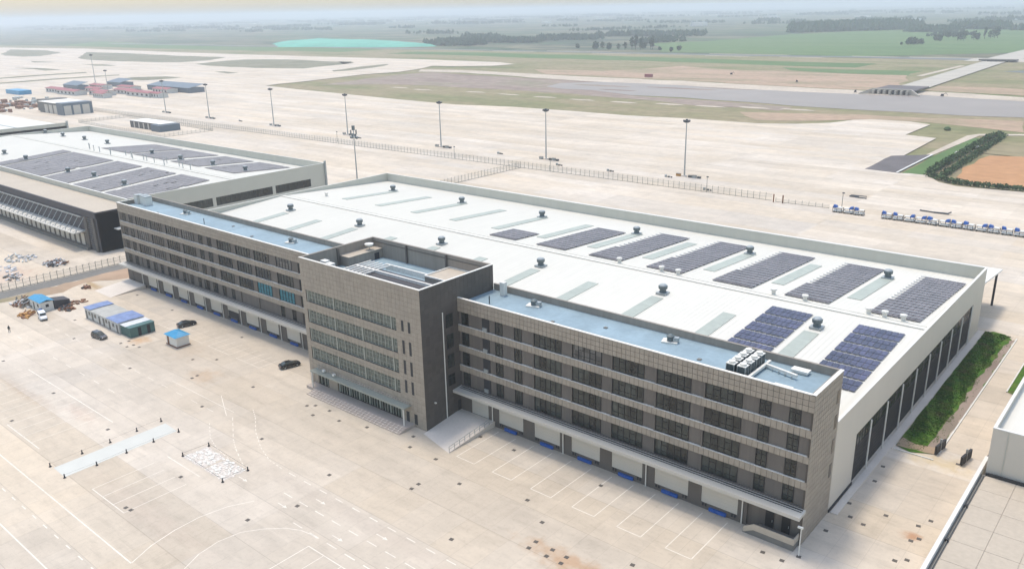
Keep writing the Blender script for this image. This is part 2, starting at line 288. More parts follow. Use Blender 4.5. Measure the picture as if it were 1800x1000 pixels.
zone('field', [(-1150, 1000), (-700, 985), (-250, 960), (-250, 1040), (-700, 1080), (-1150, 1080)], 'field', -0.39, 60, 12)
zone('field', [(-300, 885), (-160, 850), (-165, 930), (-330, 930)], 'field', -0.39, 40, 8)
BED = [(-673.3, 478.0), (-681.4, 533.1), (-705.9, 626.9), (-693.4, 675.1), (-546.2, 661.6), (-455.6, 651.6), (-409.1, 649.8), (-441.9, 617.7), (-430.3, 578.3), (-399.4, 566.1), (-367.5, 569.2), (-307.2, 545.3), (-337.2, 535.0), (-437.3, 532.7), (-549.0, 532.9), (-630.7, 507.5)]
zone('dirt', BED, 'bed', -0.38, 30, 6)
zone('dirt', [(-660, 560), (-560, 540), (-430, 536), (-300, 520), (-220, 500), (-150, 500), (-150, 526), (-250, 540), (-360, 556), (-430, 575), (-560, 590)], 'bed', -0.36, 30, 6)
zone('dirt', [(-600.4, 772.0), (-499.6, 782.8), (-455.4, 903.8), (-409.7, 880.8), (-282.8, 858.7), (-221.3, 857.4), (-163.7, 865.6), (-127.3, 694.8), (-158.8, 684.6), (-213.6, 688.9), (-274.1, 693.7), (-344.8, 705.4), (-432.0, 706.2), (-536.5, 714.5)], 'dirt', -0.37, 30, 7)
zone('dirt', [(-171.3, 479.0), (-97.8, 506.1), (-46.5, 510.5), (4.8, 524.0), (14.5, 468.4), (-40.3, 486.6), (-78.9, 483.9), (-116.6, 450.7), (-141.4, 442.8)], 'dirt', -0.37, 20, 3)
zone('dirt', [(-104, 705), (-60, 700), (90, 670), (90, 720), (-60, 760), (-104, 750)], 'dirt', -0.37, 20, 3)
RIVER = [(-430.3, 578.3), (-441.9, 617.7), (-409.1, 649.8), (-317.9, 657.1), (-252.6, 648.8), (-196.3, 646.3), (-146.6, 648.9), (-119.2, 652.3), (-95.4, 665.1), (-49.5, 653.1), (-16.6, 647.0), (87.8, 622.9), (500, 540), (500, 440), (91.6, 527.7), (1.5, 542.7), (-31.0, 534.3), (-68.0, 535.4), (-107.0, 533.1), (-150.6, 534.3), (-202.1, 543.4), (-257.8, 549.4), (-307.2, 545.3), (-367.5, 569.2), (-399.4, 566.1)]
zone('river', RIVER, 'water', -0.30, 25, 3)
zone('sand_bank', [(-748.8, 707.9), (-665.3, 721.0), (-530.8, 707.2), (-427.6, 699.5), (-341.2, 699.0), (-271.3, 687.8), (-211.3, 683.3), (-157.0, 679.3), (-122.4, 667.6), (-116.5, 648.2), (-144.9, 644.1), (-194.2, 641.3), (-250.1, 643.5), (-314.7, 651.5), (-394.3, 649.2), (-493.4, 659.3), (-643.4, 686.7), (-719.4, 674.5)], 'sand', -0.25, 25, 3)
zone('sand_bank', [(-104.3, 694.8), (-66.5, 691.7), (-22.1, 678.3), (86.6, 653.2), (87.9, 619.3), (-16.6, 647.0), (-57.9, 653.6), (-99.3, 663.0)], 'sand', -0.25, 25, 3)
for i, (x, y) in enumerate(((-560, 497), (-520, 492), (-455, 500), (-410, 497), (-365, 494), (-322, 491), (-280, 492), (-240, 498), (-205, 500), (-172, 508), (-140, 512))):
    zone('sand_bank', [(x-14, y-2), (x+2, y-4), (x+14, y-1), (x+4, y+4), (x-12, y+3)], 'sand', -0.30, 6, 1)
for k, (x, y, a, b) in enumerate(((-385, 612, 36, 7), (-300, 622, 40, 6), (-262, 640, 30, 4), (-345, 580, 22, 5))):
    zone('sand_bank', [(x+a*math.cos(t*.7), y+b*math.sin(t*.7)) for t in range(9)], 'bed', -0.27, 8, 1)
ISL = [[(-2106.4, 655.9), (-2438.0, 793.4), (-2219.5, 804.4), (-2010.7, 751.1), (-1873.7, 653.3), (-1898.0, 626.0), (-2004.8, 628.1)],
 [(-1693.4, 654.4), (-1981.8, 795.4), (-1801.2, 800.1), (-1564.5, 784.4), (-1367.9, 789.6), (-1303.3, 719.1), (-1291.6, 654.8), (-1330.0, 639.8), (-1467.6, 621.5), (-1599.4, 628.0)],
 [(-1213.1, 637.6), (-1233.2, 677.5), (-1251.1, 721.2), (-1248.7, 757.2), (-1164.6, 788.2), (-1010.2, 779.9), (-963.3, 767.3), (-947.4, 729.6), (-927.0, 643.7), (-1011.4, 620.6), (-1143.0, 621.0)],
 [(-997.0, 543.3), (-992.3, 555.4), (-939.1, 546.0), (-944.9, 532.1)], [(-1698.8, 558.8), (-1649.6, 552.2), (-1549.1, 554.6), (-1592.3, 531.9)],
 [(-1435.0, 440.6), (-1389.5, 459.9), (-1290.1, 456.3), (-1297.4, 435.3), (-1363.4, 442.7)], [(-1421.2, 543.5), (-1375.6, 561.9), (-1304.6, 549.6), (-1345.9, 532.5)],
 [(-1188.2, 322.8), (-1202.3, 387.4), (-1194.9, 450.9), (-1168.9, 442.1), (-1172.6, 372.0), (-1165.7, 313.2)], [(-1088.4, 287.9), (-1097.3, 362.6), (-1082.4, 448.0), (-1064.6, 439.9), (-1069.5, 355.3), (-1066.4, 278.4)],
 [(-995.1, 403.0), (-1009.3, 430.0), (-979.3, 461.7), (-936.7, 461.0), (-932.3, 443.0), (-937.7, 408.2)], [(-852.5, 637.0), (-855.4, 655.8), (-878.7, 709.6), (-886.6, 768.3), (-870.9, 758.2), (-840.5, 703.9), (-825.9, 648.6), (-829.3, 621.9)],
 [(-1025.7, 784.5), (-1002.6, 793.3), (-969.1, 772.6), (-952.3, 737.2)]]
for p in ISL: zone('grass_island', p, 'island', 0.05, 30, 4)
zone('asphalt_patch', [(-21.9, 299.6), (-22.9, 343.0), (-15.7, 349.8), (-8.1, 356.9), (-6.8, 297.7)], 'asphalt', 0.02, 10, 1)
struct('dirt_road', MB().poly([(-10.0, 355.6), (-9.1, 437.1), (-5.3, 447.6), (42.0, 474.7), (200, 560), (202, 554), (42.7, 469.7), (-3.3, 440.7), (-7.0, 357.6)], -0.2), 'sand')
struct('kerb', MB().box(-7.4, -6.6, 298, 357, 0, .3), 'kerb')
zone('dirt', [(17.0, 302.4), (13.4, 328.7), (16.3, 370.9), (30.5, 376.2), (77.3, 369.9), (200, 340), (200, 300), (83.5, 293.5), (44.5, 295.6), (27.9, 292.9)], 'orange', -0.2, 12, 2)
zone('field', [(8, 378), (18, 376), (80, 374), (220, 345), (260, 420), (60, 465), (8, 445)], 'grassland', -0.22, 15, 2)
zone('field', [(-5.5, 300), (-5.5, 430), (3, 430), (4, 300)], 'field', -0.3, 15, .6)
# canal, channel and the gravel channel road
struct('canal', MB().poly(rough([(-2600, 1130), (-1285.2, 1155.1), (-1022.3, 1155.7), (-701.5, 1148.4), (-490.8, 1146.0), (-320.3, 1157.2), (-128.7, 1144.2), (-85.1, 1148.2), (800, 1100), (800, 1140), (-92.8, 1186.3), (-138.3, 1183.3), (-334.5, 1184.6), (-504.8, 1172.3), (-722.4, 1172.9), (-1055.7, 1180.7), (-1330.5, 1182.4), (-2600, 1160)], 60, 3), -0.33), 'canal')
for a, b, y in ((-1000, -900, 1142), (-760, -690, 1135), (-540, -470, 1132), (-420, -360, 1138), (-330, -270, 1187), (-250, -150, 1188), (-560, -430, 1184), (-900, -760, 1186), (-120, -20, 1128)):
    zone('path', [(a, y-4), (b, y-5), (b+6, y+4), (a-5, y+5)], 'sand', -0.3, 20, 1)
def sloped_channel(name, a, b, w0, w1, d):
    A, B = Vector(a), Vector(b); t = (B-A).normalized(); n = Vector((t.y, -t.x))
    m = MB(); P = lambda q, o, z: (q.x+n.x*o, q.y+n.y*o, z)
    for o0, z0, o1, z1 in ((-w1/2, .4, -w0/2, -d), (-w0/2, -d, w0/2, -d), (w0/2, -d, w1/2, .4)):
        m.quad(P(A, o0, z0), P(A, o1, z1), P(B, o1, z1), P(B, o0, z0))
    m.noflip = True
    return struct(name, m, 'lining')
sloped_channel('channel', (-118, 708), (-132, 1125), 13, 26, -0.2)
sloped_channel('channel', (-132, 1185), (-128, 2050), 20, 42, -0.2)
struct('path', MB().poly([(-153.5, 860.3), (-152.3, 1037.5), (-146.5, 1037), (-146.8, 858.5)], -.25), 'sand')
struct('bank', MB().hexa([(-170, 1130, -.5), (-90, 1130, -.5), (-90, 1190, -.5), (-170, 1190, -.5)], [(-165, 1140, .6), (-95, 1140, .6), (-95, 1180, .6), (-165, 1180, .6)]), 'lining')
# near strips of the yard
struct('path', MB().poly([(-157.8, -80), (-150.6, -80), (-151.6, 30), (-157.8, 30)], 0.012), 'greylane')
zone('dirt', [(-151, -60), (-147.5, -30), (-143, -16), (-147, -8), (-141, 2), (-138, 6), (-151.4, 9)], 'dirt', 0.016, 3, .7)
struct('pavement', MB().box(67.9, 69.0, 11, 107, 0, .10).box(69.0, 69.2, 37, 107, 0, .14), 'slab')

def rounded(pts, r_=3): return pts
struct('grass_strip', MB().poly(rough([(69.4, 38.6), (72, 37.6), (75.6, 39.4), (75.8, 60), (75.9, 100), (75.2, 105), (73.5, 107.6), (70.8, 108.2), (69.3, 106), (69.3, 60)], 2, .12), 0.10), 'grass')
zone('dirt', [(74.3, 39.5), (75.9, 40), (75.9, 105), (74.9, 104), (74.6, 90), (74.0, 75), (74.5, 60), (73.9, 48)], 'bed', .115, 2, .35)
zone('dirt', [(69.5, 38.5), (75.6, 39.3), (75.2, 41.8), (72, 41), (69.6, 42.2)], 'dirt', .118, 1.5, .3)
gm = MB()
for i in range(22000):
    x = rnd.uniform(69.4, 75.4); y = rnd.uniform(39, 107)
    if rnd.random() > 0.35 + 0.65*(math.sin(x*1.3+y*.35) > -0.6): continue
    if x > 74.2+math.sin(y*.6)*.6 and rnd.random() < .93: continue
    if y < 42+math.sin(x*3) and rnd.random() < .6: continue
    h = rnd.uniform(.05, .22)*(1.25 if (x < 73.8 and y > 46) else .6); a = rnd.uniform(0, 6.28); w = rnd.uniform(.08, .22); dx, dy = w*math.cos(a), w*math.sin(a); lx, ly = rnd.uniform(-.15, .15), rnd.uniform(-.15, .15)
    n = len(gm.v); gm.v += [(x-dx, y-dy, .09), (x+dx, y+dy, .09), (x+lx, y+ly, .1+h)]; gm.f.append((n, n+1, n+2))
gm.noflip = True
tag(obj('grass', gm, 'grass', kind='stuff'), 'bright green weeds growing in the long strip beside the white warehouse', 'grass')
struct('grass_strip', MB().poly([(80.2, 74), (84, 72), (90, 72), (90, 140), (80.2, 140)], .1), 'grass')
struct('kerb', MB().box(75.95, 76.2, 40, 106, 0, .22), 'kerb')
struct('kerb', MB().box(79.9, 80.15, 74, 140, 0, .22), 'kerb')
struct('kerb', MB().box(69.4, 75.9, 37.1, 37.35, 0, .18), 'kerb')

# painted markings
pm = MB()
def line(x0, y0, x1, y1, w=.15, z=.012):
    a, b = Vector((x0, y0)), Vector((x1, y1)); d = (b-a).normalized(); n = Vector((-d.y, d.x))*w/2
    pm.quad((a.x+n.x, a.y+n.y, z), (b.x+n.x, b.y+n.y, z), (b.x-n.x, b.y-n.y, z), (a.x-n.x, a.y-n.y, z))
for k in range(6):
    x = 10.6+8.4*k
    line(x, -12.5, x, -1.2); line(x+4.2, -12.5, x+4.2, -1.2); line(x-.07, -12.5, x+4.27, -12.5)
line(-90, -63.5, -5.5, -63.5, .2); line(-60, -71.8, 0, -71.8, .2)
for k in range(24): line(-80+4.15*k+.3, -67.6, -80+4.15*k+1.8, -67.6, .18)
def curve(pts, w=.15, dash=False):
    for i in range(len(pts)-1):
        a, b = Vector(pts[i]), Vector(pts[i+1])
        for k in range(4):
            p, q = a+(b-a)*k/4, a+(b-a)*(k+(.55 if dash else 1))/4
            line(p.x, p.y, q.x, q.y, w)
curve([(-5.5, -63.4), (-7.2, -59.6), (-8.1, -55.4), (-8.3, -51.2), (-7.4, -46.7), (-5.4, -43.1)])
curve([(1.8, -59.3), (0.3, -56.2), (-0.2, -52.8), (0.4, -49.3), (2.4, -46.6), (5.0, -44.3), (7.3, -43.2), (9.2, -42.9), (10.9, -42.9)], .13)
for k in range(14): line(-8.2+4.2*k, -34.4, -6.3+4.2*k, -34.4, .16)
for k in range(11): line(-3.6+4.15*k, -38.65, -1.4+4.15*k, -38.65, .16)
for k in range(7): line(4.6+4.15*k, -42.75, 6.9+4.15*k, -42.75, .16)
line(11.4, -44.9, 40, -44.9); line(11.4, -44.9, 11.4, -62); line(15, -44.9, 15, -62, .12); line(19, -44.9, 19, -62, .12); line(23, -44.9, 23, -62, .12)
for k in range(4): line(-30+3.7*k, -58.1, -30+3.7*k, -47.4, .12)
line(-30, -58.1, -18.8, -58.1); line(-30.2, -44.7, -19.4, -44.7)
for k in range(10): line(-66.6+3.7*k-22, -58.1, -66.6+3.7*k-22, -45.2, .1)
line(-92, -44.7, -51.2, -44.7, .18); line(-66.8, -58.1, -51.6, -58.1, .18); line(-125, -58.1, -92, -58.1, .14)
for x0 in range(-130, -60, 7): line(x0, -38.2, x0+2.6, -38.2, .14)
for x0 in range(-120, -40, 6): line(x0, -30.0, x0+2.4, -30.0, .1)
curve([(-35.8, -33.1), (-30.5, -36.1), (-26, -37.5), (-20, -38.4)], .13, True)
curve([(-34.3, -29.0), (-26.4, -33.8), (-22.9, -35.5), (-16, -38.2)], .13, True)
curve([(-34.0, -24.6), (-30.8, -26.2), (-25.3, -29.7), (-19.6, -32.4), (-14.6, -34.0), (-9.9, -34.4)], .13, True)
line(-45, -25, -36, -29.3, .12); line(-60, -27.6, -36, -27.6, .1)
for x0 in (-96, -84, -72, -60): 
    line(x0, -12, x0+9, -12, .1); 
    for q in range(4): line(x0+q*3, -12, x0+q*3, -6.5, .1)
for (x, y) in ((-2, -41), (12, -41), (24, -41), (-14, -40.5), (2, -36.5), (17, -36.6)):   # arrows
    line(x, y, x+1.6, y, .15); pm.quad((x+1.6, y-.35, .012), (x+2.5, y, .012), (x+1.6, y+.35, .012), (x+1.6, y, .012))
pm.noflip = True
struct('road_markings', pm, 'paint')
# far apron streak markings
pf = MB()
for k in range(9):
    y = 250+19*k
    for j in range(26):
        x = -640+j*26+rnd.uniform(-3, 3)
        if rnd.random() < .35: pf.quad((x, y-.12, .02), (x+14, y-.12, .02), (x+14, y+.12, .02), (x, y+.12, .02))
struct('apron_markings', pf, 'greylane')

# ------------------------------------------------------------------ office building
OB = thing('office_building', 'long grey and tan five storey office building with taller central block and blue roofs', 'building', (0, 0, 0))
ZB = [(21.3, 18.6), (17.35, 14.45), (13.35, 10.4), (9.2, 6.3)]     # window strips, top/bottom
def zr(y): return 12.6+(y-11)*2.7/48 if y < 59 else 15.3-(y-59)*2.7/48
PAN = {}
def panel_mesh(w, h):
    k = (round(w, 2), round(h, 2))
    if k not in PAN: PAN[k] = MB().box(0.03, w-.03, -.05, 0, .03, h-.03).mesh('cladding_panel', M['tan'])
    return PAN[k]
def window_meshes(w, h, panes, name):
    g = MB().box(0, w, 0, .04, 0, h)
    f_ = MB(); t = .10
    f_.box(0, w, -.06, 0, 0, t).box(0, w, -.06, 0, h-t, h)
    n = panes
    for i in range(n+1):
        x = (w-t)*i/n; f_.box(x, x+t, -.07 if i % 2 else -.09, 0, t, h-t)
    for i in range(n):
        if i % 2 == (1 if n > 2 else 0) or n <= 2:
            xa, xb = (w-t)*i/n+t, (w-t)*(i+1)/n; f_.box(xa, xb, -.055, 0, h*.68, h*.68+t)
        xa, xb = (w-t)*i/n+t, (w-t)*(i+1)/n; f_.box(xa, xb, -.055, 0, h*.30, h*.30+.05)
    return g.mesh('window', M['glass']), f_.mesh('window_frame', M['frame'])
WIN = {}
def window(x, y, z, w, h, panes, glass=None, parent=OB, rz=0):
    k = (w, round(h, 2), panes)
    if k not in WIN: WIN[k] = window_meshes(w, h, panes, 'w')
    g, fr = WIN[k]
    if glass:
        kk = k+(glass,)
        if kk not in WIN: g2 = g.copy(); g2.materials[0] = M[glass]; WIN[kk] = (g2, fr)
        g, fr = WIN[kk]
    o = obj('window', g, None, parent, (x, y, z), (0, 0, rz)); obj('window_frame', fr, None, o)
    return o
bandglass = []
def wing(x0, x1, yf, wide, small, smalltop, doors, ind_from, rear, cap_right):
    # core, recessed walls
    obj('wall', MB().box(x0, x1-.32, yf+.34, rear, 0, 22.5), 'brownwall', OB)
    # bands + parapet backing
    bk = MB(); zt = 24.0
    bk.box(x0, x1-.01, yf+.03, yf+.36, 21.3, zt-.06)
    for i in range(3): bk.box(x0, x1-.01, yf+.03, yf+.36, ZB[i+1][0], ZB[i][1])
    obj('band_backing', bk, 'joint', OB)
    obj('window_sill', MB().box(x0, x1-.02, yf+.0, yf+.45, ZB[0][1], ZB[0][1]+.05).box(x0, x1-.02, yf, yf+.45, ZB[1][1], ZB[1][1]+.05).box(x0, x1-.02, yf, yf+.45, ZB[2][1], ZB[2][1]+.05), 'coping', OB)
    st = MB(); rows = [(21.3, .87), (22.17, .87), (23.04, .87)] + [(ZB[i+1][0], ZB[i][1]-ZB[i+1][0]) for i in range(3)]
    n = int((x1-x0)/.84); pw = (x1-x0)/n
    for (z, h) in rows:
        for i in range(n):
            x = x0+i*pw
            if x >= ind_from and ind_from < x1: obj('cladding_panel', panel_mesh(pw, h), None, OB, (x, yf+.03, z))
            else: st.box(x+.03, x+pw-.03, yf-.02, yf+.03, z+.03, z+h-.03)
    if st.f: st.noflip = True; obj('cladding', st, 'tan', OB, kind='stuff')
    # parapet rear + roof membrane + coping
    obj('parapet', MB().box(x0, x1-.32, yf+.36, yf+.5, 22.5, zt-.06).box(x0, x1-.01, rear-.35, rear, 6 if yf == 0 else 14, zt-.06), 'brownin', OB)
    obj('roof', MB().box(x0, x1-.32, yf+.5, rear-.35, 22.5, 22.75), 'blueroof', OB)
    obj('coping', MB().box(x0, x1, yf-.06, yf+.44, zt-.06, zt+.03), 'coping', OB); obj('parapet_cap', MB().box(x0, x1, rear-.40, rear+.03, zt-.06, zt+.03), 'brownin', OB)
    # recessed wall pilasters
    for (za, zb) in ZB:
        pme = MB().box(-.25, -.03, .12, .34, zb+.05, za).mesh('pilaster', M['brownwall'])
        for x in wide: obj('pilaster', pme, None, OB, (x, yf, 0))
    for i, (za, zb) in enumerate(ZB):
        for x in (wide if not (i == 3 and smalltop) else []):
            if x+5.9 > x1-1: continue
            gl = 'teal' if (i == 2 and x in (-59.9, -68.9)) else ('blind' if rnd.random() < .13 else None)
            window(x, yf+.30, zb+.08, 5.9, za-zb-.12, 5, gl)
        for x in small: window(x, yf+.30, zb+.08, 1.7, za-zb-.12, 2)
        if i == 3 and smalltop:
            for x in smalltop: window(x, yf+.30, zb+.08, 1.3, za-zb-.12, 2)
    # ground floor
    dm = MB().box(0, 5.9, 0, .06, 0, 3.6).mesh('dock_door', M['door'])
    dm4 = MB().box(0, 4.9, 0, .06, 0, 3.6).mesh('dock_door', M['door'])
    bl = MB().box(0, 2.85, -.35, 0, 0, .55).mesh('dock_leveller', M['blue'])
    pm_ = MB().box(0, 1, 0, .5, 0, 5.0)
    for (a, b) in doors:
        o = obj('dock_door', MB().box(0, b-a, 0, .06, 0, 3.7), 'door', OB, (a, yf+.10, 1.05))
        if abs(a+84.1) < .01: obj('opening', MB().box(.2, b-a-.2, -.03, -.02, 0, 1.7), 'dark', o)
        rb = MB()
        for q in range(1, 6): rb.box(.05, b-a-.05, -.015, 0, q*.6, q*.6+.03)
        obj('door_rib', rb, 'roofwall', o)
        if b-a > 4.5: obj('dock_leveller', bl, None, OB, (a+1.55, yf, .12))
    obj('plinth', MB().box(x0, x1-8.4 if cap_right else x1, yf-.0, yf+.34, 0, 1.05), 'pillar', OB)
    bu = MB()
    for (a, b) in doors:
        for q in (0.3, .8, b-a-.9, b-a-.4): bu.box(a+q, a+q+.22, yf-.14, yf, .55, 1.0)
    obj('dock_bumper', bu, 'dark', OB, kind='stuff')
    pi = MB(); ed = [x0]+[v for d in doors for v in d]+[x1-8.4 if cap_right else x1]
    for i in range(0, len(ed)-1, 2):
        if ed[i+1]-ed[i] > .3: obj('pillar', MB().box(ed[i], ed[i+1], yf+.0, yf+.34, 1.05, 5.6), 'pillar', OB)
    obj('lintel', MB().box(x0, x1-.32, yf+.05, yf+.34, 4.75, 6.3), 'pillar', OB)
    # canopy
    xa, xb = (x0-.4 if not cap_right else x0+.1), (x1+.3 if cap_right else x1-.5)
    obj('canopy', MB().hexa([(xa, yf-2.3, 5.45), (xb, yf-2.3, 5.45), (xb, yf-.01, 5.62), (xa, yf-.01, 5.62)], [(xa, yf-2.3, 5.98), (xb, yf-2.3, 5.98), (xb, yf-.01, 6.12), (xa, yf-.01, 6.12)]), 'door', OB)
    obj('gutter', MB().box(xa+.5, xb-.3, yf-.5, yf-.3, 6.12, 6.2).box(xa+.5, xb-.3, yf-.95, yf-.85, 6.09, 6.16), 'frame', OB)
RW_wide = [18.2, 26.5, 34.6, 42.85, 51.2]; RWs = [0.75, 9.1, 13.6, 59.7, 64.1]
wing(0.02, 67.6, 0, RW_wide, RWs, None, [(2.8, 7.1), (9.7, 15.6), (18.2, 24.0), (26.5, 32.5), (34.9, 40.9), (43.2, 49.3), (51.6, 57.7)], 25.0, 10.74, True)
LWw = [-127.8, -119.4, -110.8, -102.6, -85.2, -76.8, -68.9, -59.9, -51.3, -42.6]
wing(-137.7, -35.2, 1.0, LWw, [-135.9, -131.9, -94.2, -90.0], [-125.2-0+i*4.0 for i in range(12)]+[-60+0*1, -55.5, -51, -46.5], [(-134.5, -134.3), (-125.7, -120.8), (-117.2, -112.1), (-108.9, -103.8), (-100.6, -95.5), (-92.3, -86.9), (-84.1, -78.8), (-75.7, -70.2), (-67.0, -61.7), (-58.5, -53.2), (-50.1, -44.8), (-41.7, -36.5)], 9999, 11.3, False)
# left wing end wall, right wing end wall
obj('end_wall', MB().box(67.3, 67.57, 0.0, 10.74, 0, 23.94), 'joint', OB)
ew = MB()
for j in range(27):
    for i in range(12): ew.box(67.57, 67.6, .0+i*.893+.03, (i+1)*.893-.03, j*.888+.03, (j+1)*.888-.03)
ew.noflip = True; obj('cladding', ew, 'tan', OB, kind='stuff')
obj('coping', MB().box(67.1, 67.66, -.06, 10.8, 23.94, 24.04), 'coping', OB)
obj('parapet', MB().box(66.9, 67.3, .5, 10.39, 22.5, 23.94), 'brownin', OB)
for (za, zb) in ZB: obj('window', MB().box(67.6, 67.64, 9.1, 10.0, zb+.6, za-.1), 'glass', OB)
obj('end_wall', MB().box(-137.72, -137.5, 1.0, 11.3, 0, 23.94), 'brownin', OB)
obj('coping', MB().box(-137.8, -137.3, .9, 11.36, 23.94, 24.04), 'coping', OB)
# dark service openings with outdoor units in the right wing near the tower
for (za, zb) in ZB:
    o = obj('recess', MB().box(5.95, 7.65, .22, .36, zb+.1, za-.05), 'dark', OB)
    obj('outdoor_unit', MB().box(6.2, 7.2, .0, .22, zb+.1, zb+.8), 'galv', o)
# entry at the right end of the right wing
obj('entrance_wall', MB().box(59.3, 66.95, .36, .5, 0, 5.4), 'darkclad', OB)
for xa in (62.0, 64.5):
    d = obj('door', MB().box(xa, xa+1.3, .22, .3, 1.0, 3.6), 'frame', OB); obj('door_handle', MB().box(xa+1.05, xa+1.12, .16, .22, 2.0, 2.4), 'galv', d)
obj('porch', MB().box(61.2, 67.3, -1.9, .2, 0, 1.0), 'greylane', OB)
for k in range(5): obj('step', MB().box(59.5+k*.34, 61.2, -1.9, -.2, k*.2, k*.2+.2), 'greylane', OB)
obj('balustrade', MB().box(61.2, 67.3, -1.95, -1.8, 1.0, 2.0).box(67.15, 67.3, -1.8, 0, 1.0, 2.0).hexa([(59.6, -1.95, .1), (61.2, -1.95, 1.0), (61.2, -1.8, 1.0), (59.6, -1.8, .1)], [(59.6, -1.95, 1.0), (61.2, -1.95, 2.0), (61.2, -1.8, 2.0), (59.6, -1.8, 1.0)]), 'gravelroof', OB)
dp = MB().cyl(0, 0, [(.11, 0), (.11, 5.5)], 8).mesh('downpipe', M['white'])
for x in (8.25, 24.8, 41.7, 58.5): obj('downpipe', dp, None, OB, (x, -.16, 0))
for x in (-128, -119, -111.0, -102.2, -93.9, -85.5, -77.2, -68.5, -60, -51.5, -43.2): obj('downpipe', dp, None, OB, (x-.6, .85, 0))
# ---- tower
TX0, TY0, TY1, TH = -35.2, -9.44, 10.3, 27.9
obj('tower_wall', MB().box(TX0+.03, -.03, -8.95, TY1-.3, 0, 23.6).box(TX0+.03, -.03, TY0+.03, -8.95, 21.2, TH-.06).box(TX0+.03, -33.95, TY0+.03, -8.95, 0, 21.2).box(-6.7, -.03, TY0+.03, -8.95, 0, 21.2).box(-33.95, -6.7, TY0+.03, -8.95, 3.9, 6.0)
    .box(-33.95, -6.7, TY0+.03, -8.95, 17.0, 18.7).box(-33.95, -6.7, TY0+.03, -8.95, 12.9, 14.2).box(-33.95, -6.7, TY0+.03, -8.95, 8.7, 10.1), 'joint', OB)
tc = MB()
def fill(xa, xb, za, zb, pw=1.05, ph=.9):
    n = max(1, round((xb-xa)/pw)); k = max(1, round((zb-za)/ph))
    for i in range(n):
        for j in range(k):
            x = xa+(xb-xa)*i/n; z = za+(zb-za)*j/k; tc.box(x+.018, x+(xb-xa)/n-.018, TY0, TY0+.03, z+.018, z+(zb-za)/k-.018)
fill(TX0, -.03, 21.2, TH-.06); fill(TX0, -33.95, 0, 21.2); fill(-6.7, -.03, 0, 21.2); fill(-33.95, -6.7, 3.9, 6.0)
for a, b in ((17.0, 18.7), (12.9, 14.2), (8.7, 10.1)): fill(-33.95, -6.7, a, b)
tc.noflip = True; obj('cladding', tc, 'tan', OB, kind='stuff')
ts = MB()
for i in range(19):
    for j in range(31):
        y = TY0+i*1.039; ts.box(-.03, 0, y+.012, y+1.027, j*.9+.012, j*.9+.888)
ts.noflip = True; obj('cladding', ts, 'darkclad', OB, kind='stuff')
obj('tower_side', MB().box(-.4, -.03, TY0+.03, TY1, 0, TH-.06), 'joint', OB)
obj('tower_parapet', MB().box(TX0, TX0+.4, TY0+.4, TY1, 10, TH-.06).box(TX0+.4, -.4, TY1-.4, TY1, 10, TH-.06).box(TX0+.4, -.42, -8.95, -8.8, 23.6, TH-.06), 'brownin', OB)
obj('coping', MB().box(TX0-.06, .06, TY0-.06, TY0+.34, TH-.06, TH+.05).box(-.36, .06, TY0+.34, TY1+.06, TH-.06, TH+.05), 'coping', OB)
obj('rear_cap', MB().box(TX0-.06, TX0+.45, TY0+.5, TY1+.06, TH-.06, TH+.02).box(TX0+.45, -.36, TY1-.42, TY1+.06, TH-.06, TH+.02), 'brownin', OB)
obj('parapet_cap', MB().box(TX0+.5, -.5, TY1-.52, TY1-.40, TH-.9, TH-.75), 'pillar', OB)
obj('tower_floor', MB().box(TX0+.4, -.4, -8.95, TY1-.4, 23.6, 23.85), 'blueroof', OB)
for x in (-24, -12.2): obj('buttress', MB().box(x-.18, x+.18, TY1-.75, TY1-.4, 23.85, TH-.06), 'pillar', OB)
obj('buttress', MB().box(TX0+.4, TX0+.75, -.2, .3, 23.85, TH-.3), 'pillar', OB)
ph = obj('penthouse', MB().box(TX0+.4, -31.9, .6, 9.9, 23.85, 25.9), 'brownin', OB); obj('roof', MB().box(TX0+.4, -31.75, .5, 9.9, 25.9, 26.0), 'gravelroof', ph); obj('door', MB().box(-31.9, -31.86, 7.6, 8.9, 23.85, 25.3), 'dark', ph)
tp = obj('lift_house', MB().box(-11.4, -.42, 2.8, 9.9, 23.85, 25.2), 'brownin', OB); obj('roof', MB().box(-11.2, -.44, 3.0, 9.7, 25.2, 25.25), 'gravelroof', tp)
obj('coping', MB().box(-11.5, -.42, 2.7, 3.0, 25.2, 25.45).box(-11.5, -11.2, 3.0, 9.9, 25.2, 25.45).box(-11.2, -.42, 9.7, 9.9, 25.2, 25.45), 'coping', tp)
eq = obj('plant_deck', MB().box(-29, -4, -8.8, 2.0, 23.85, 24.6), 'charwall', OB)
obj('kerb', MB().box(-29, -4, -3.6, -3.2, 24.6, 25.1).box(-29, -4, -.3, .1, 24.6, 25.2).box(-25, -11.5, 4.6, 5, 23.85, 24.9), 'coping', eq)
obj('slot', MB().box(-25, -4, -2.9, -1.6, 24.6, 24.64), 'dark', eq)
bm_ = MB()
for k in range(6): bm_.box(-29+k*1.2, -28.7+k*1.2, -3.2, 4, 24.9, 25.15)
obj('beam', bm_, 'coping', eq)
for (x, y, s) in ((-30.6, -7.6, .8), (-28.4, -8.0, .7)): obj('roof_box', MB().box(x, x+1.6, y, y+1.2, 24.6, 24.6+s+2.2), 'white', eq)
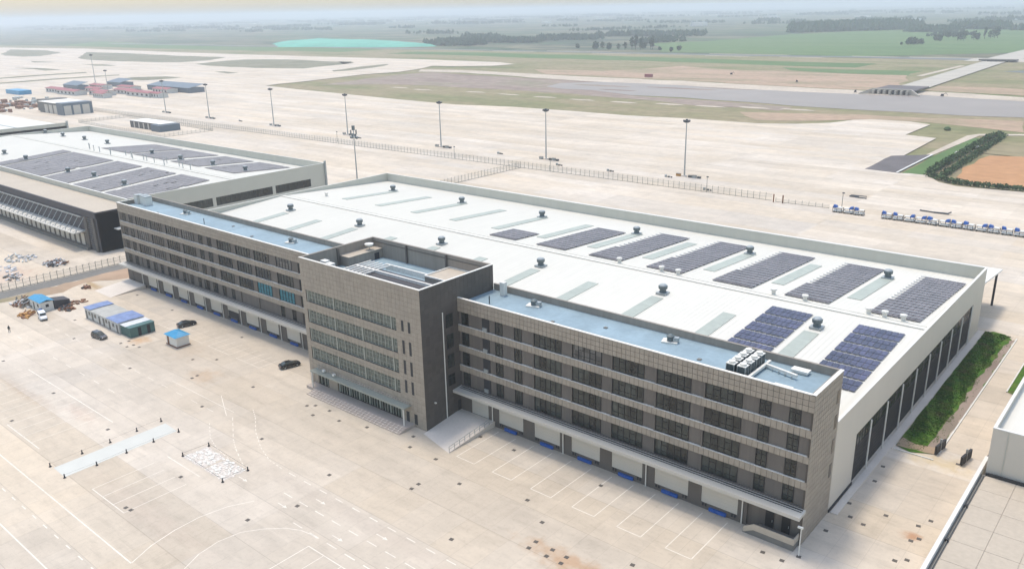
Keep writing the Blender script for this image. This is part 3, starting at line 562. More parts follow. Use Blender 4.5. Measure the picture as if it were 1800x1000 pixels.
# tower front windows: long strips of glass, mullion grids, pale piers
for (za, zb) in ((21.2, 18.7), (17.0, 14.2), (12.9, 10.1), (8.7, 6.0)):
    for (xa, xb) in ((-33.4, -25.5), (-24.9, -17.1), (-16.5, -8.5), (-7.9, -6.75)):
        o = obj('window', MB().box(xa, xb, -9.02, -8.96, zb, za), 'glassg', OB)
        fr = MB(); n = max(1, round((xb-xa)/1.0))
        for i in range(n+1): x = xa+(xb-xa-.09)*i/n; fr.box(x, x+(.09 if i%2 else .16), -9.12, -9.02, zb, za)
        for z in (zb, zb+.35*(za-zb), zb+.7*(za-zb), za-.08): fr.box(xa, xb, -9.10, -9.02, z, z+.07)
        obj('window_frame', fr, 'mull', o)
    for x in (-33.95, -25.5, -17.1, -8.5): obj('pier', MB().box(x+.1, x+.42, -9.3, -8.96, zb, za), 'mull', OB)
for x, w in ((-5.3, .6), (-3.5, .6)):
    for (za, zb) in ((21.1, 19.0), (17.2, 14.5), (13.2, 10.4), (9.2, 6.6)):
        o = obj('window', MB().box(x, x+w, TY0-.03, TY0-.002, zb, za), 'dark', OB)
# ground floor of the tower
obj('window', MB().box(-32.6, -4.3, -9.0, -8.955, .6, 3.9), 'glass', OB)
for a, b in ((-33.95, -32.6), (-29.1, -26.2), (-6.6, -6.0)): obj('pillar', MB().box(a, b, TY0+.06, -9.0, 0, 3.9), 'tan', OB)
fr = MB()
for i in range(27):
    x = -26+i*.78
    if x < -6.6: fr.box(x, x+.1 if i % 4 else x+.35, -9.2, -9.0, .6, 3.9)
obj('mullion', fr, 'mull', OB)
for x in (-32, -30.8, -29.9): obj('mullion', MB().box(x, x+.2, -9.2, -9.0, .6, 3.9), 'mull', OB)
for x in (-5.4, -3.2): obj('window', MB().box(x, x+.8, TY0-.03, TY0-.002, .6, 2.7), 'dark', OB)
obj('canopy', MB().box(-32.6, -4.0, -11.35, TY0, 4.0, 4.28), 'mull', OB)
obj('canopy_beam', MB().box(-32, -4.2, TY0-.3, TY0, 4.3, 4.55), 'tan', OB)
for x in (-32.2, -4.3): obj('canopy_post', MB().cyl(x, -11.2, [(.14, .6), (.14, 4.0)], 8), 'white', OB)
for x in (-29.5, -26.2): obj('floodlight', MB().box(x, x+.6, -10.6, -10.1, 4.5, 4.9), 'white', OB)
obj('landing', MB().box(-34.0, -3.2, -11.6, TY0, 0, .6), 'stepm', OB)
for k in range(4): obj('step', MB().box(-31.2 if k else -31.4, -3.2, -13.6+k*.5, -11.6, k*.15, k*.15+.15), 'stepm', OB)
# narrow white guide strips of the stairs
gs = MB()
for i in range(26):
    x = -30.6+i*1.05
    for k in range(4): gs.box(x, x+.22, -13.6+k*.5-.02, -13.1+k*.5-.02, k*.15+.15, k*.15+.165)
obj('tread_strip', gs, 'tread', OB)
# tower side
for (za, zb) in ((21.4, 18.8), (17.4, 14.6), (13.3, 10.7), (9.3, 7.0)):
    o = obj('window', MB().box(0, .03, -3.2, -1.4, zb, za), 'glass', OB); obj('window_frame', MB().box(.03, .08, -3.2, -3.1, zb, za).box(.03, .08, -2.35, -2.25, zb, za).box(.03, .08, -1.5, -1.4, zb, za).box(.03, .08, -3.1, -1.5, zb, zb+.1).box(.03, .08, -3.1, -1.5, za-.1, za).box(.03, .08, -3.1, -1.5, zb+1.6, zb+1.68), 'frame', o)
obj('downpipe', MB().cyl(.16, -4.1, [(.11, .2), (.11, 22.2)], 8), 'white', OB)
obj('wall_lamp', MB().box(0, .4, -7.2, -6.9, 5.0, 5.2), 'white', OB)
obj('door', MB().box(0, .05, -.9, -.1, 1.0, 3.2), 'dark', OB)
# wedge ramp
rm = MB().hexa([(0.05, -10.4, 0), (8.7, -12.6, 0), (8.7, -1.2, 0), (0.05, -1.2, 0)], [(0.05, -10.4, .02), (8.7, -12.6, .02), (8.7, -1.2, 1.05), (0.05, -1.2, 1.05)]); rm.box(.05, 8.7, -1.2, -.01, 0, 1.05)
tag(obj('loading_ramp', rm, 'slab'), 'pale concrete wedge ramp rising between the dark tower side and the first dock door', 'ramp')
rl = thing('ramp_railing', 'thin grey metal handrail along the outer edge of the pale concrete ramp', 'railing', (8.6, -12.3, 0))
for k in range(9):
    y = k*1.35; obj('post', MB().box(-.04, .04, y-.04, y+.04, y*.092, y*.092+1.1), 'galv', rl)
obj('handrail', MB().bar((0, 0, 1.1), (0, 10.8, 2.1), .08).bar((0, 0, .6), (0, 10.8, 1.6), .05), 'galv', rl)
tag(obj('loading_ramp', MB().hexa([(-137, -9.8, 0), (-127, -9.8, 0), (-127, .6, 0), (-137, .6, 0)], [(-137, -9.8, .02), (-127, -9.8, .02), (-127, .6, 1.0), (-137, .6, 1.0)]), 'slab'), 'concrete wedge ramp with dark open side at the far corner of the long wing', 'ramp')
# rooftop plant
def chiller():
    t = thing('chiller', '', 'rooftop unit', (0, 0, 0), 0, 'chillers in a block on the blue roof')
    obj('casing', MB().box(-.62, .62, -.62, .62, .15, 1.9), 'acbody', t)
    obj('frame', MB().box(-.66, -.56, -.66, -.56, 0, 1.95).box(.56, .66, -.66, -.56, 0, 1.95).box(.56, .66, .56, .66, 0, 1.95).box(-.66, -.56, .56, .66, 0, 1.95), 'galv', t)
    obj('top_cover', MB().box(-.68, .68, -.68, .68, 1.9, 2.0), 'white', t)
    obj('fan_hood', MB().cyl(0, 0, [(.45, 2.0), (.5, 2.28), (.38, 2.30)], 12), 'white', t)
    return t
c0 = chiller(); T0 = tree_of(c0); cn = 0
for j in range(4):
    for i in range(2):
        lab = f'chiller on the {"tower" if i == 0 else "building end"} side in the {ORD[j]} row from the front parapet'
        x, y = 54.3+i*1.75, 2.0+j*1.85
        if cn == 0: c0.location = (x, y, 22.75); c0['label'] = lab
        else: dup(c0, (x, y, 22.75), 0, lab, T0)
        cn += 1
du = thing('duct', 'long beige pipe run crossing the blue roof beside the chiller block', 'duct', (57.2, 0.8, 22.75))
obj('pipe', MB().bar((0, 0, .5), (0, 8.2, .5), .4).bar((0, 6.6, .5), (5.4, 5.2, .6), .4), 'coping', du)
for k in range(5): obj('support', MB().box(1.1*k+.2, 1.1*k+.35, 6.1-k*.28, 6.3-k*.28, 0, .4), 'galv', du)
tag(obj('plant_box', MB().box(60.8, 63.4, 8.0, 9.4, 23.05, 23.35).box(61, 63.2, 8.2, 9.2, 22.75, 23.05), 'coping'), 'beige flat topped plant box at the end of the pipe run', 'rooftop box')
tag(obj('roof_hatch', MB().box(60.8, 63.5, 1.0, 2.6, 22.75, 23.15), 'coping'), 'cream roof hatch against the front parapet near the building end', 'hatch')
def fanunit(label, x, y, z=22.75, rz=0):
    t = thing('exhaust_fan', label, 'rooftop unit', (x, y, z), rz, 'exhaust fans on the blue roofs')
    obj('base', MB().box(-1.3, 1.3, -.9, .9, 0, .25), 'coping', t); obj('fan_body', MB().cyl(0, 0, [(.55, .25), (.55, 1.0), (.7, 1.1), (.3, 1.35)], 12), 'ventg', t); obj('duct_elbow', MB().box(.5, 1.4, -.4, .4, .25, .95), 'galv', t)
fanunit('fan on the blue roof nearest to the tower wall', 12.3, 7.6, rz=.3)
fanunit('fan half way along the blue roof between tower and chiller block', 40.8, 7.6, rz=.3)
fanunit('fan on the far wing roof next to the central block', -62, 7.3, rz=.3)
fanunit('fan on the far wing roof between white boxes and central block', -111.5, 7.8, rz=.3)
tag(obj('flue', MB().box(3.3, 4.3, 8.4, 9.4, 22.75, 25.4), 'white'), 'white square flue rising from the blue roof beside the tower', 'flue')
tag(obj('pipe_stub', MB().cyl(4.9, 3.6, [(.1, 22.75), (.1, 24.3)], 8), 'dark'), 'short dark vent pipe on blue roof close to the tower', 'pipe')
wb = [(-136.2, 7.0), (-133.9, 7.6), (-131.4, 7.2)]
for i, (x, y) in enumerate(wb):
    t = thing('tank_cabinet', f'{("farthest","middle","nearest")[i]} of the three tall white rooftop cabinets at the far end of the long wing', 'rooftop unit', (x, y, 22.75), 0, 'white cabinets on the far roof end')
    obj('cabinet', MB().box(-.9, .9, -1, 1, 0, 2.5), 'white', t); obj('lid', MB().box(-1, 1, -1.1, 1.1, 2.5, 2.7), 'galv', t)
tag(obj('pipe_stub', MB().cyl(-97, 5.0, [(.1, 22.75), (.1, 24.2)], 8), 'dark'), 'dark vent pipe on the far wing roof past the second fan', 'pipe')
for i, (x, y) in enumerate(((20, 3.2), (29, 6.4), (48, 4.0), (-75, 5.0), (-88, 8.0), (-120, 4.0))):
    tag(obj('roof_drain', MB().box(x-.3, x+.3, y-.3, y+.3, 22.75, 22.9), 'greylane'), f'small grey roof outlet box on the blue roofs, {ORD[i]} counted from the central block', 'roof outlet', 'roof outlets')
pt = thing('satellite_dish', 'white dish on the penthouse roof in the back corner of the central block', 'dish', (-33, 7.2, 26))
obj('dish', MB().cyl(0, 0, [(.15, .6), (.9, 1.0), (1.0, 1.35)], 14), 'white', pt); obj('mast', MB().cyl(0, 0, [(.07, 0), (.07, .7)], 8), 'galv', pt)

# ------------------------------------------------------------------ warehouses
def warehouse(x0, x1, y0, y1, label):
    t = thing('warehouse', label, 'warehouse', (x0, y0, 0))
    P = lambda m: MB() 
    ym = (y0+y1)/2; ze = 12.6; zr_ = 15.3
    def o_(name, mb, m, kind=None): 
        mb.v = [(a-x0, b-y0, c) for a, b, c in mb.v]; return obj(name, mb, m, t, kind=kind)
    m = MB(); m.hexa([(x0+.3, y0+.3, ze-.3), (x1-.3, y0+.3, ze-.3), (x1-.3, ym, zr_-.3), (x0+.3, ym, zr_-.3)], [(x0+.3, y0+.3, ze), (x1-.3, y0+.3, ze), (x1-.3, ym, zr_), (x0+.3, ym, zr_)])
    m.hexa([(x0+.3, ym, zr_-.3), (x1-.3, ym, zr_-.3), (x1-.3, y1-.3, ze-.3), (x0+.3, y1-.3, ze-.3)], [(x0+.3, ym, zr_), (x1-.3, ym, zr_), (x1-.3, y1-.3, ze), (x0+.3, y1-.3, ze)])
    rf = o_('roof', m, 'roof')
    # standing seams
    sm = MB(); x = x0+1
    while x < x1-1:
        sm.quad((x, y0+.4, ze+.02), (x+.09, y0+.4, ze+.03), (x+.09, ym, zr_+.03), (x, ym, zr_+.02)); sm.quad((x, ym, zr_+.02), (x+.09, ym, zr_+.03), (x+.09, y1-.4, ze+.03), (x, y1-.4, ze+.02)); x += 1.05
    sm.noflip = True; sm.v = [(a-x0, b-y0, c) for a, b, c in sm.v]; obj('seam', sm, 'roof', rf)
    rg = MB().box(x0+.4, x1-.4, ym-.9, ym-.7, zr_+.0, zr_+.16).box(x0+.4, x1-.4, ym+.7, ym+.9, zr_+0, zr_+.16).box(x0+.4, x1-.4, ym-.7, ym+.7, zr_+.0, zr_+.07); rg.v = [(a-x0, b-y0, c) for a, b, c in rg.v]; obj('ridge_cap', rg, 'roof', rf)
    wl = MB().box(x0, x1, y1-.3, y1, 0, 15.54).box(x0, x0+.3, y0, y1-.3, 0, 15.54).box(x0+.3, x1-.3, y0, y0+.3, 0, 13.6 if y0 < 20 else 15.2)
    o_('wall', wl, 'roofwall')
    o_('coping', MB().box(x0-.05, x1+.05, y1-.38, y1+.05, 15.54, 15.64).box(x0-.05, x0+.38, y0, y1-.38, 15.54, 15.64), 'white')
    return t, o_
WH, wo = warehouse(-123.0*24/21, 67.6, 10.76, 106.96, 'huge white roofed warehouse joined to the rear of the tan office building')
# gable wall with a long run of dark openings
y0, y1 = 20.9, 97.8
wo('gable_wall', MB().box(67.3, 67.6, 10.76, y0, 0, 15.54).box(67.3, 67.6, y1, 106.66, 0, 15.54).box(67.3, 67.6, y0, y1, 9.2, 15.54), 'gable')
wo('coping', MB().box(67.2, 67.68, 10.76, 106.96, 15.54, 15.66), 'white')
wo('base_channel', MB().box(67.6, 67.75, 10.76, 21, 0, .5), 'dark')
ns = 9; bw = (y1-y0)/ns
shm = MB()
for k in range(18): shm.box(0, .08-.03*(k % 2), .1, bw-.1, k*.34, k*.34+.34)
shm = shm.mesh('roller_shutter', M['shutter'])
glm = MB().box(0, .05, .1, bw-.1, 6.2, 9.15).mesh('window', M['glass'])
gfm = MB()
for k in range(7): gfm.box(.05, .11, .1+(bw-.3)*k/6, .2+(bw-.3)*k/6, 6.2, 9.15)
gfm.box(.05, .1, .1, bw-.1, 7.6, 7.7).box(.05, .12, .1, bw-.1, 6.15, 6.3); gfm = gfm.mesh('window_frame', M['frame'])
pom = MB().cyl(0, 0, [(.14, .1), (.14, 9.1)], 8).mesh('downpipe', M['white'])
wo('inner_wall', MB().box(67.0, 67.2, y0, y1, 0, 9.2), 'dark')
for k in range(ns):
    obj('roller_shutter', shm, None, WH, (67.25-WH.location.x, y0+k*bw-WH.location.y, 0))
    g = obj('window', glm, None, WH, (67.25-WH.location.x, y0+k*bw-WH.location.y, 0)); obj('window_frame', gfm, None, g)
for y in (27.6, 36.2, 44.9, 53.5, 62.2, 70.5, 78.9, 87.4, 96.0): obj('downpipe', pom, None, WH, (67.78-WH.location.x, y-WH.location.y, 0))
# rear canopy on posts
cw = obj('canopy', MB().hexa([(-140-WH.location.x, 96.25, 11.0), (67.2-WH.location.x, 96.25, 11.0), (67.2-WH.location.x, 119.3, 9.0), (-140-WH.location.x, 119.3, 9.0)], [(-140-WH.location.x, 96.25, 11.35), (67.2-WH.location.x, 96.25, 11.35), (67.2-WH.location.x, 119.3, 9.35), (-140-WH.location.x, 119.3, 9.35)]), 'white', WH)
cpm = MB().cyl(0, 0, [(.28, 0), (.28, 9.2)], 8).mesh('canopy_post', M['dark'])
for k in range(12): obj('canopy_post', cpm, None, WH, (66.4-16.9*k-WH.location.x, 128.0-10.76, 0))
skm = {}
def slab_on_roof(xa, xb, ya, yb, h=.12, off=.10):
    return MB().hexa([(xa, ya, zr(ya)+.0), (xb, ya, zr(ya)), (xb, yb, zr(yb)), (xa, yb, zr(yb))], [(xa, ya, zr(ya)+h), (xb, ya, zr(ya)+h), (xb, yb, zr(yb)+h), (xa, yb, zr(yb)+h)])
for k in range(11):
    x = 48.6-17.0*k
    wo('skylight', slab_on_roof(x, x+2.9, 69.4, 92.8), 'sky'); wo('skylight', slab_on_roof(x, x+2.9, 24, 45.8), 'sky')
# ventilators
def ventilator():
    t = thing('roof_ventilator', '', 'ventilator', (0,0,0), 0, 'roof ventilators on the main warehouse'); t.scale = (.85, .85, .9)
    obj('curb', MB().box(-1.35, 1.35, -1.35, 1.35, -.1, .35), 'galv', t)
    obj('throat', MB().cyl(0, 0, [(.95, .35), (.8, .9), (.85, 1.3)], 14), 'ventg', t)
    obj('cowl', MB().cyl(0, 0, [(1.15, 1.25), (1.2, 1.95), (1.0, 2.1)], 14), 'ventg', t)
    obj('cap', MB().cyl(0, 0, [(1.05, 2.1), (.8, 2.35), (.25, 2.45)], 14), 'galv', t)
    return t
v0 = ventilator(); VT = tree_of(v0); first = True
for row, y in (('far', 92.2), ('near', 48.3)):
    for k in range(6):
        x = 50.1-34.2*k
        lab = f'green grey ventilator on the {row} slope of the main roof, {ORD[k]} counting from the gable'
        if first: v0.location = (x, y, zr(y)+.1); v0['label'] = lab; first = False
        else: dup(v0, (x, y, zr(y)+.1), 0, lab, VT)
rp = MB().cyl(0, 0, [(.45, 0), (.45, .9), (.7, 1.0), (.7, 1.35), (.2, 1.5)], 10).mesh('ridge_vent', M['white'])
for i, x in enumerate((62.4, 58.9, 55.8, 42.8, 35.9, 12.7, 8.3, -3.5)):
    tag(obj('ridge_vent', rp, None, None, (x, 60.6, 15.25)), f'small white vent pipe on the main ridge, {ORD[i]} counting from the gable', 'vent', 'small vents along the main ridge')
tag(obj('ridge_vent', rp, None, None, (-129, 68.8, 14.7)), 'lone small white vent pipe at the far end of the main roof', 'vent')

# solar arrays: every module a part
def tilt_mesh(mname, w=0.97, d=1.9):
    return MB().box(0, w, 0, d, 0, .05).mesh('solar_module', M[mname])
pvn, pvf = tilt_mesh('pv'), tilt_mesh('pvfar')
frn = None
def array(label, xa, ya, rows, cols, me, gap_every=0, gap=.5, notch=0, dirn=1):
    t = thing('solar_array', label, 'solar panels', (xa, ya, zr(ya)), 0, 'solar arrays on the main warehouse roof')
    y = ya; sl = math.atan(2.7/48)*(1 if ya < 59 else -1); rail = MB(); yend = ya
    for r_ in range(rows):
        if gap_every and r_ and r_ % gap_every == 0: y += gap
        c0_ = 0
        for c in range(cols):
            if notch and r_ >= notch and c == 0: continue
            obj('solar_module', me, None, t, (c*1.07+.0, y-ya, zr(y)-zr(ya)+.22), (sl, 0, 0))
        rail.box(0, cols*1.07, y-ya+.3, y-ya+.36, zr(y)-zr(ya)+.05, zr(y)-zr(ya)+.2); rail.box(0, cols*1.07, y-ya+1.9, y-ya+2.05, zr(y)-zr(ya)+.03, zr(y)-zr(ya)+.23)
        y += 2.07
    obj('rail', rail, 'pvframe', t)
    return t
array('bright blue solar array on the near slope right beside the gable edge', 56.3, 26.6, 12, 8, pvn, 2)
array('bright blue solar array on the near slope behind the chiller block', 38.7, 26.6, 12, 8, pvn, 2)
for k, x in enumerate((55.6, 37.8, 20.8, 3.3, -13.6)):
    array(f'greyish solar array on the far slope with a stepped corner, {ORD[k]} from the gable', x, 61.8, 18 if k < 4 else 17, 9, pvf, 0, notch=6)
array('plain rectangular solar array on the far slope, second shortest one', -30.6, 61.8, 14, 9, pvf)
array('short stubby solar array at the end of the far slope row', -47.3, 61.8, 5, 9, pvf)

# ---- second warehouse with dock block
W2, w2 = warehouse(-400, -180, 23.5, 107.6, 'second white roofed warehouse beyond the gap with four window bands in its gable')
w2('gable_wall', MB().box(-180.3, -180, 23.5, 107.3, 0, 6.9).box(-180.3, -180, 23.5, 107.3, 10.1, 15.54).box(-180.3, -180, 23.5, 31, 6.9, 10.1).box(-180.3, -180, 99.7, 107.3, 6.9, 10.1).box(-180.3, -180, 55, 56.4, 6.9, 10.1).box(-180.3, -180, 81.2, 82.6, 6.9, 10.1), 'roofwall')
w2('coping', MB().box(-180.4, -179.95, 23.5, 107.6, 15.54, 15.66).box(-400, -180, 23.4, 24, 15.2, 15.3), 'white')
for a, b in ((31, 55), (56.4, 81.2), (82.6, 99.7)):
    o = w2('window', MB().box(-180.28, -180.2, a, b, 6.9, 10.1), 'glass'); fm = MB(); n = int((b-a)/2)
    for i in range(n+1): y = a+(b-a)*i/n; fm.box(-180.2-W2.location.x, -180.12-W2.location.x, y-.05-23.5, y+.05-23.5, 6.9, 10.1)
    obj('window_frame', fm, 'frame', o)
w2('corner_mast', MB().box(-180, -179.3, 106.9, 107.6, 0, 16.5), 'galv')
def zr2(y): return 12.6+(y-23.5)*2.7/42 if y < 65.5 else 15.3-(y-65.5)*2.7/42
def far_array(label, xa, xb, ya, yb):
    t = thing('solar_array', label, 'solar panels', (xa, ya, 0), 0, 'solar arrays on the second warehouse roof')
    mb = MB(); y = ya
    while y < yb-2:
        x = xa
        while x < xb-1: 
            if not (rnd.random() < .015): mb.hexa([(x-xa, y-ya, zr2(y)+.2), (x+1.0-xa, y-ya, zr2(y)+.2), (x+1.0-xa, y+1.95-ya, zr2(y+1.95)+.2), (x-xa, y+1.95-ya, zr2(y+1.95)+.2)], [(x-xa, y-ya, zr2(y)+.26), (x+1.0-xa, y-ya, zr2(y)+.26), (x+1.0-xa, y+1.95-ya, zr2(y+1.95)+.26), (x-xa, y+1.95-ya, zr2(y+1.95)+.26)])
            x += 1.06
        y += 2.06
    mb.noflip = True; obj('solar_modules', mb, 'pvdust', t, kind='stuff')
for i, (a, b) in enumerate(((-210, -188), (-237, -213), (-264, -241), (-308, -267), (-320, -310))):
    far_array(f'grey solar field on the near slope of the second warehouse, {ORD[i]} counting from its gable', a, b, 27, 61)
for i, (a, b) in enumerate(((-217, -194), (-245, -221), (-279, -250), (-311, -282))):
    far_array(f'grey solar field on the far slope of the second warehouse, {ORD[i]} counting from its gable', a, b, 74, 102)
first = None
for i, (x, y) in enumerate(((-198.4, 81.5), (-222, 81), (-247.2, 80.1), (-274.1, 80.8), (-328.2, 85.0), (-352.8, 84.3), (-376.9, 83.3), (-402+3, 83.0), (-214.8, 39.0), (-242.5, 39.9), (-263.0, 38.2), (-313.7, 40.7), (-340.9, 41.3))):
    o = dup(v0, (x, y, zr2(y)+.1), 0, f'ventilator on the {"far" if y > 60 else "near"} slope of the second warehouse roof, {ORD[i if i < 8 else i-8]} counting from its gable', VT); o['group'] = 'roof ventilators on the second warehouse'
vp = MB().cyl(0, 0, [(.16, 0), (.16, 2.2), (.3, 2.3), (.3, 2.6)], 8).mesh('vent_pipe', M['galv'])
for i in range(17):
    x = -315+i*6.3+rnd.uniform(-1.2, 1.2); y = 67.5+rnd.uniform(-2, 3)
    tag(obj('vent_pipe', vp, None, None, (x, y, zr2(y))), f'thin grey vent pipe on the second warehouse ridge, {ORD[i]} from the far end', 'pipe', 'vent pipes along the second ridge')
DK = thing('dock_block', 'charcoal loading dock block with tan gravel roof in front of the second warehouse', 'building', (-176, 9.9, 0))
def dk(name, mb, m, kind=None): mb.v = [(a+176, b-9.9, c) for a, b, c in mb.v]; return obj(name, mb, m, DK, kind=kind)
dk('wall', MB().box(-330, -176, 10.2, 23.4, 0, 13.2), 'charwall'); dk('roof', MB().box(-329.8, -176.3, 10.6, 23.3, 13.2, 13.35), 'gravelroof')
dk('parapet', MB().box(-330, -176, 9.9, 10.5, 11.6, 13.75).box(-176.3, -176, 10.5, 23.3, 0, 13.75), 'charwall')
dk('canopy', MB().box(-330, -185.5, 5.9, 11, 5.9, 6.25), 'white')
tr = MB()
for k in range(36):
    x = -328+k*4.1; tr.bar((x, 9.9, 11.2), (x, 6.2, 6.3), .18); tr.bar((x, 9.9, 7.0), (x+2, 6.2, 6.3), .12)
dk('truss', tr, 'galv'); dk('truss_chord', MB().box(-328, -186, 9.3, 9.8, 10.9, 11.2), 'galv')
dd = MB().box(-1.3, 1.3, -.1, 0, 0, 4.0).mesh('dock_door', M['door'])
dk('recess', MB().box(-330, -183, 10.1, 10.2, 0.0, 5.6), 'pillar')
for k in range(33): obj('dock_door', dd, None, DK, (-8.5-k*4.2, .18, 1.0))
dk('column', MB().box(-185, -183, 9.7, 10.2, 0, 11.6).box(-179, -177.3, 9.7, 10.2, 0, 11.6), 'pillar')
dk('side_canopy', MB().box(-176, -173.2, 15.5, 17.6, 7.2, 7.5), 'white')
lv = MB()
for k in range(14): lv.box(-183, -177.3, 10.0, 10.2, .4+k*.8, .6+k*.8)
dk('louvre', lv, 'greylane')
struct('loading_platform', MB().box(-330, -183, 8.6, 10.1, 0, 1.0), 'greylane')

# ---- third warehouse at the edge of the picture
W3 = thing('warehouse', 'third pale warehouse at the picture edge with dark square gable windows', 'warehouse', (-430, 24, 0))
def w3(name, mb, m): mb.v = [(a+430, b-24, c) for a, b, c in mb.v]; return obj(name, mb, m, W3)
w3('wall', MB().box(-620, -430, 24, 108, 0, 13.5).hexa([(-430.2, 24, 12), (-430, 24, 12), (-430, 108, 12), (-430.2, 108, 12)], [(-430.2, 24, 15.5), (-430, 24, 15.5), (-430, 108, 15.5), (-430.2, 108, 15.5)]), 'roofwall')
w3('roof', MB().box(-620, -430.3, 24.3, 107.7, 13.5, 13.7), 'roof'); w3('roof_seam', MB().box(-620, -430.4, 60, 61, 13.7, 13.9).box(-620, -430.4, 84, 85, 13.7, 13.9), 'galv')
for k in range(9):
    o = w3('window', MB().box(-430, -429.9, 26+8.4*k, 32.5+8.4*k, 5.8, 9.4), 'glass')
w3('corner_mast', MB().box(-430, -429.2, 107, 108, 0, 16.5), 'galv')

# ------------------------------------------------------------------ bottom right buildings
LB = thing('flat_roof_building', 'low building with beige panelled roof and white parapet in the near corner', 'building', (83.8, 34.5, 0))
def lb(name, mb, m): mb.v = [(a-83.8, b-34.5, c) for a, b, c in mb.v]; return obj(name, mb, m, LB)
lb('wall', MB().box(83.9, 130, -60, 29.6, 0, 4.1), 'gable')
lb('parapet', MB().box(83.8, 84.35, -60, 34.4, 0, 5.0), 'white')
for i in range(9):
    for j in range(16):
        xa, ya = 85.0+i*4.2, 24.6-j*5.4
        pnl = MB().box(xa+.03, xa+4.17, ya+.03, ya+5.37, 4.1, 4.22); lb('roof_panel', pnl, 'gravelroof')
lb('gutter', MB().box(84.35, 84.95, -60, 29.4, 4.1, 4.16).box(84.7, 84.8, -60, 29.4, 4.16, 4.4), 'greylane')
lb('flashing', MB().box(84.95, 130, 29.3, 29.6, 4.1, 4.7), 'dark')
for y in (18, 7.5): lb('roof_vent', MB().box(84.5, 84.9, y, y+.5, 4.16, 4.6), 'dark')
WB = thing('white_building', 'tall white sheet clad building at the picture edge behind the low roof', 'building', (84.8, 30, 0))
def wb_(name, mb, m): mb.v = [(a-84.8, b-30, c) for a, b, c in mb.v]; return obj(name, mb, m, WB)
wb_('wall', MB().box(84.8, 130, 30.0, 30.3, 0, 12.1).box(84.8, 85.1, 30.3, 120, 0, 12.1), 'gable')
wb_('coping', MB().box(84.75, 130, 29.95, 30.4, 12.1, 12.25).box(84.75, 85.2, 30.4, 120, 12.1, 12.25), 'white')
wb_('roof', MB().box(85.1, 130, 30.3, 120, 10.7, 10.9), 'roof')
wb_('downpipe', MB().box(86.9, 87.0, 29.9, 30, 4.7, 12.0), 'roofwall')

# ------------------------------------------------------------------ masts, fences, gates
def mast():
    t = thing('floodlight_mast', '', 'floodlight mast', (0,0,0), 0, 'floodlight masts along the far apron')
    obj('pole', MB().cyl(0, 0, [(.42, 0), (.32, 12), (.2, 25)], 8), 'galv', t)
    obj('head_ring', MB().cyl(0, 0, [(1.1, 24.6), (1.15, 24.9)], 12), 'lamp', t)
    for k in range(6):
        a = k*math.pi/3; x, y = 1.25*math.cos(a), 1.25*math.sin(a); o = obj('floodlight', MB().box(-.45, .45, -.3, .3, -.35, .35), 'lamp', t, (x, y, 25.3), (0.4, 0, a))
    obj('cage', MB().cyl(0, 0, [(.6, 25), (.5, 26.1)], 8), 'lamp', t)
    obj('footing', MB().box(-1, 1, -1, 1, 0, .5), 'slab', t)
    return t
m0 = mast(); MT = tree_of(m0)
ms = [(-82.4, 236.3), (-164.1, 237.1), (-240.6, 236.2), (-328.3, 238.8), (-411.0, 239.5), (-494.3, 238.4), (-564.1, 240.2), (-757.1, 282.8)]
for i, (x, y) in enumerate(ms):
    lab = f'tall apron floodlight mast, {ORD[i]} in the row counting from the blue machines'
    if i == 0: m0.location = (x, y, 0); m0['label'] = lab
    else: dup(m0, (x, y, 0), rnd.uniform(0, 1), lab, MT)
o = dup(m0, (-959.8, 360.2, 0), .3, 'most distant and tallest floodlight mast beside the red roofed houses', MT); o.scale = (1.2, 1.2, 1.3)
for i, (x, y) in enumerate(ms[:7]):
    t = thing('apron_equipment', f'small pile of fittings at the foot of the {ORD[i]} floodlight mast', 'equipment', (x, y, 0), 0, 'equipment by the masts')
    for (dx, s, mm) in ((-2.6, 1.1, 'rust' if i == 0 else 'galv'), (3.5, .9, 'lamp'), (5.6, 1.1, 'galv'), (8.0, .8, 'lamp')):
        obj('box', MB().box(dx-s*.9, dx+s*.9, -1.4, -.2, 0, s), 'orangem' if (i == 0 and dx < 0) else mm, t); obj('lid', MB().box(dx-s, dx+s, -1.5, -.1, s, s+.12), 'greylane', t)
for i, (x, y) in enumerate(((-60, 214), (-88, 230), (-118, 227), (-148, 226), (-196, 236), (-310, 232), (-455, 240))):
    t = thing('marker_equipment', f'small grey fittings left on the open apron, {ORD[i]} counting from the blue machines', 'equipment', (x, y, 0), 0, 'scattered fittings on the apron')
    obj('box', MB().box(-.9, 0, -.4, .4, 0, 1.1), 'galv', t); obj('frame', MB().box(.6, 1.6, -.4, .4, 0, .7).box(2.2, 2.8, -.3, .3, 0, .6), 'greylane', t)
ant = thing('antenna_mast', 'slim antenna mast rising behind the gap between the two warehouses', 'antenna', (-190, 132, 0))
obj('pole', MB().cyl(0, 0, [(.35, 0), (.16, 27)], 8), 'galv', ant)
obj('antenna_ring', MB().cyl(0, 0, [(1.3, 22.5), (1.3, 22.7)], 10).box(-2, 2, -.1, .1, 22, 22.2), 'galv', ant)
for k in range(5):
    a = k*1.26; obj('antenna_panel', MB().box(-.25, .25, -.15, .15, -1, 1), 'ventg', ant, (1.2*math.cos(a), 1.2*math.sin(a), 23 + 1.6*(k % 2)), (0, 0, a))
obj('lamp_head', MB().box(-2.2, -1.5, -.4, .4, 21.8, 22.6).box(1.5, 2.2, -.4, .4, 21.8, 22.6).box(-.5, .5, -.5, .5, 25.5, 27.5), 'ventg', ant)

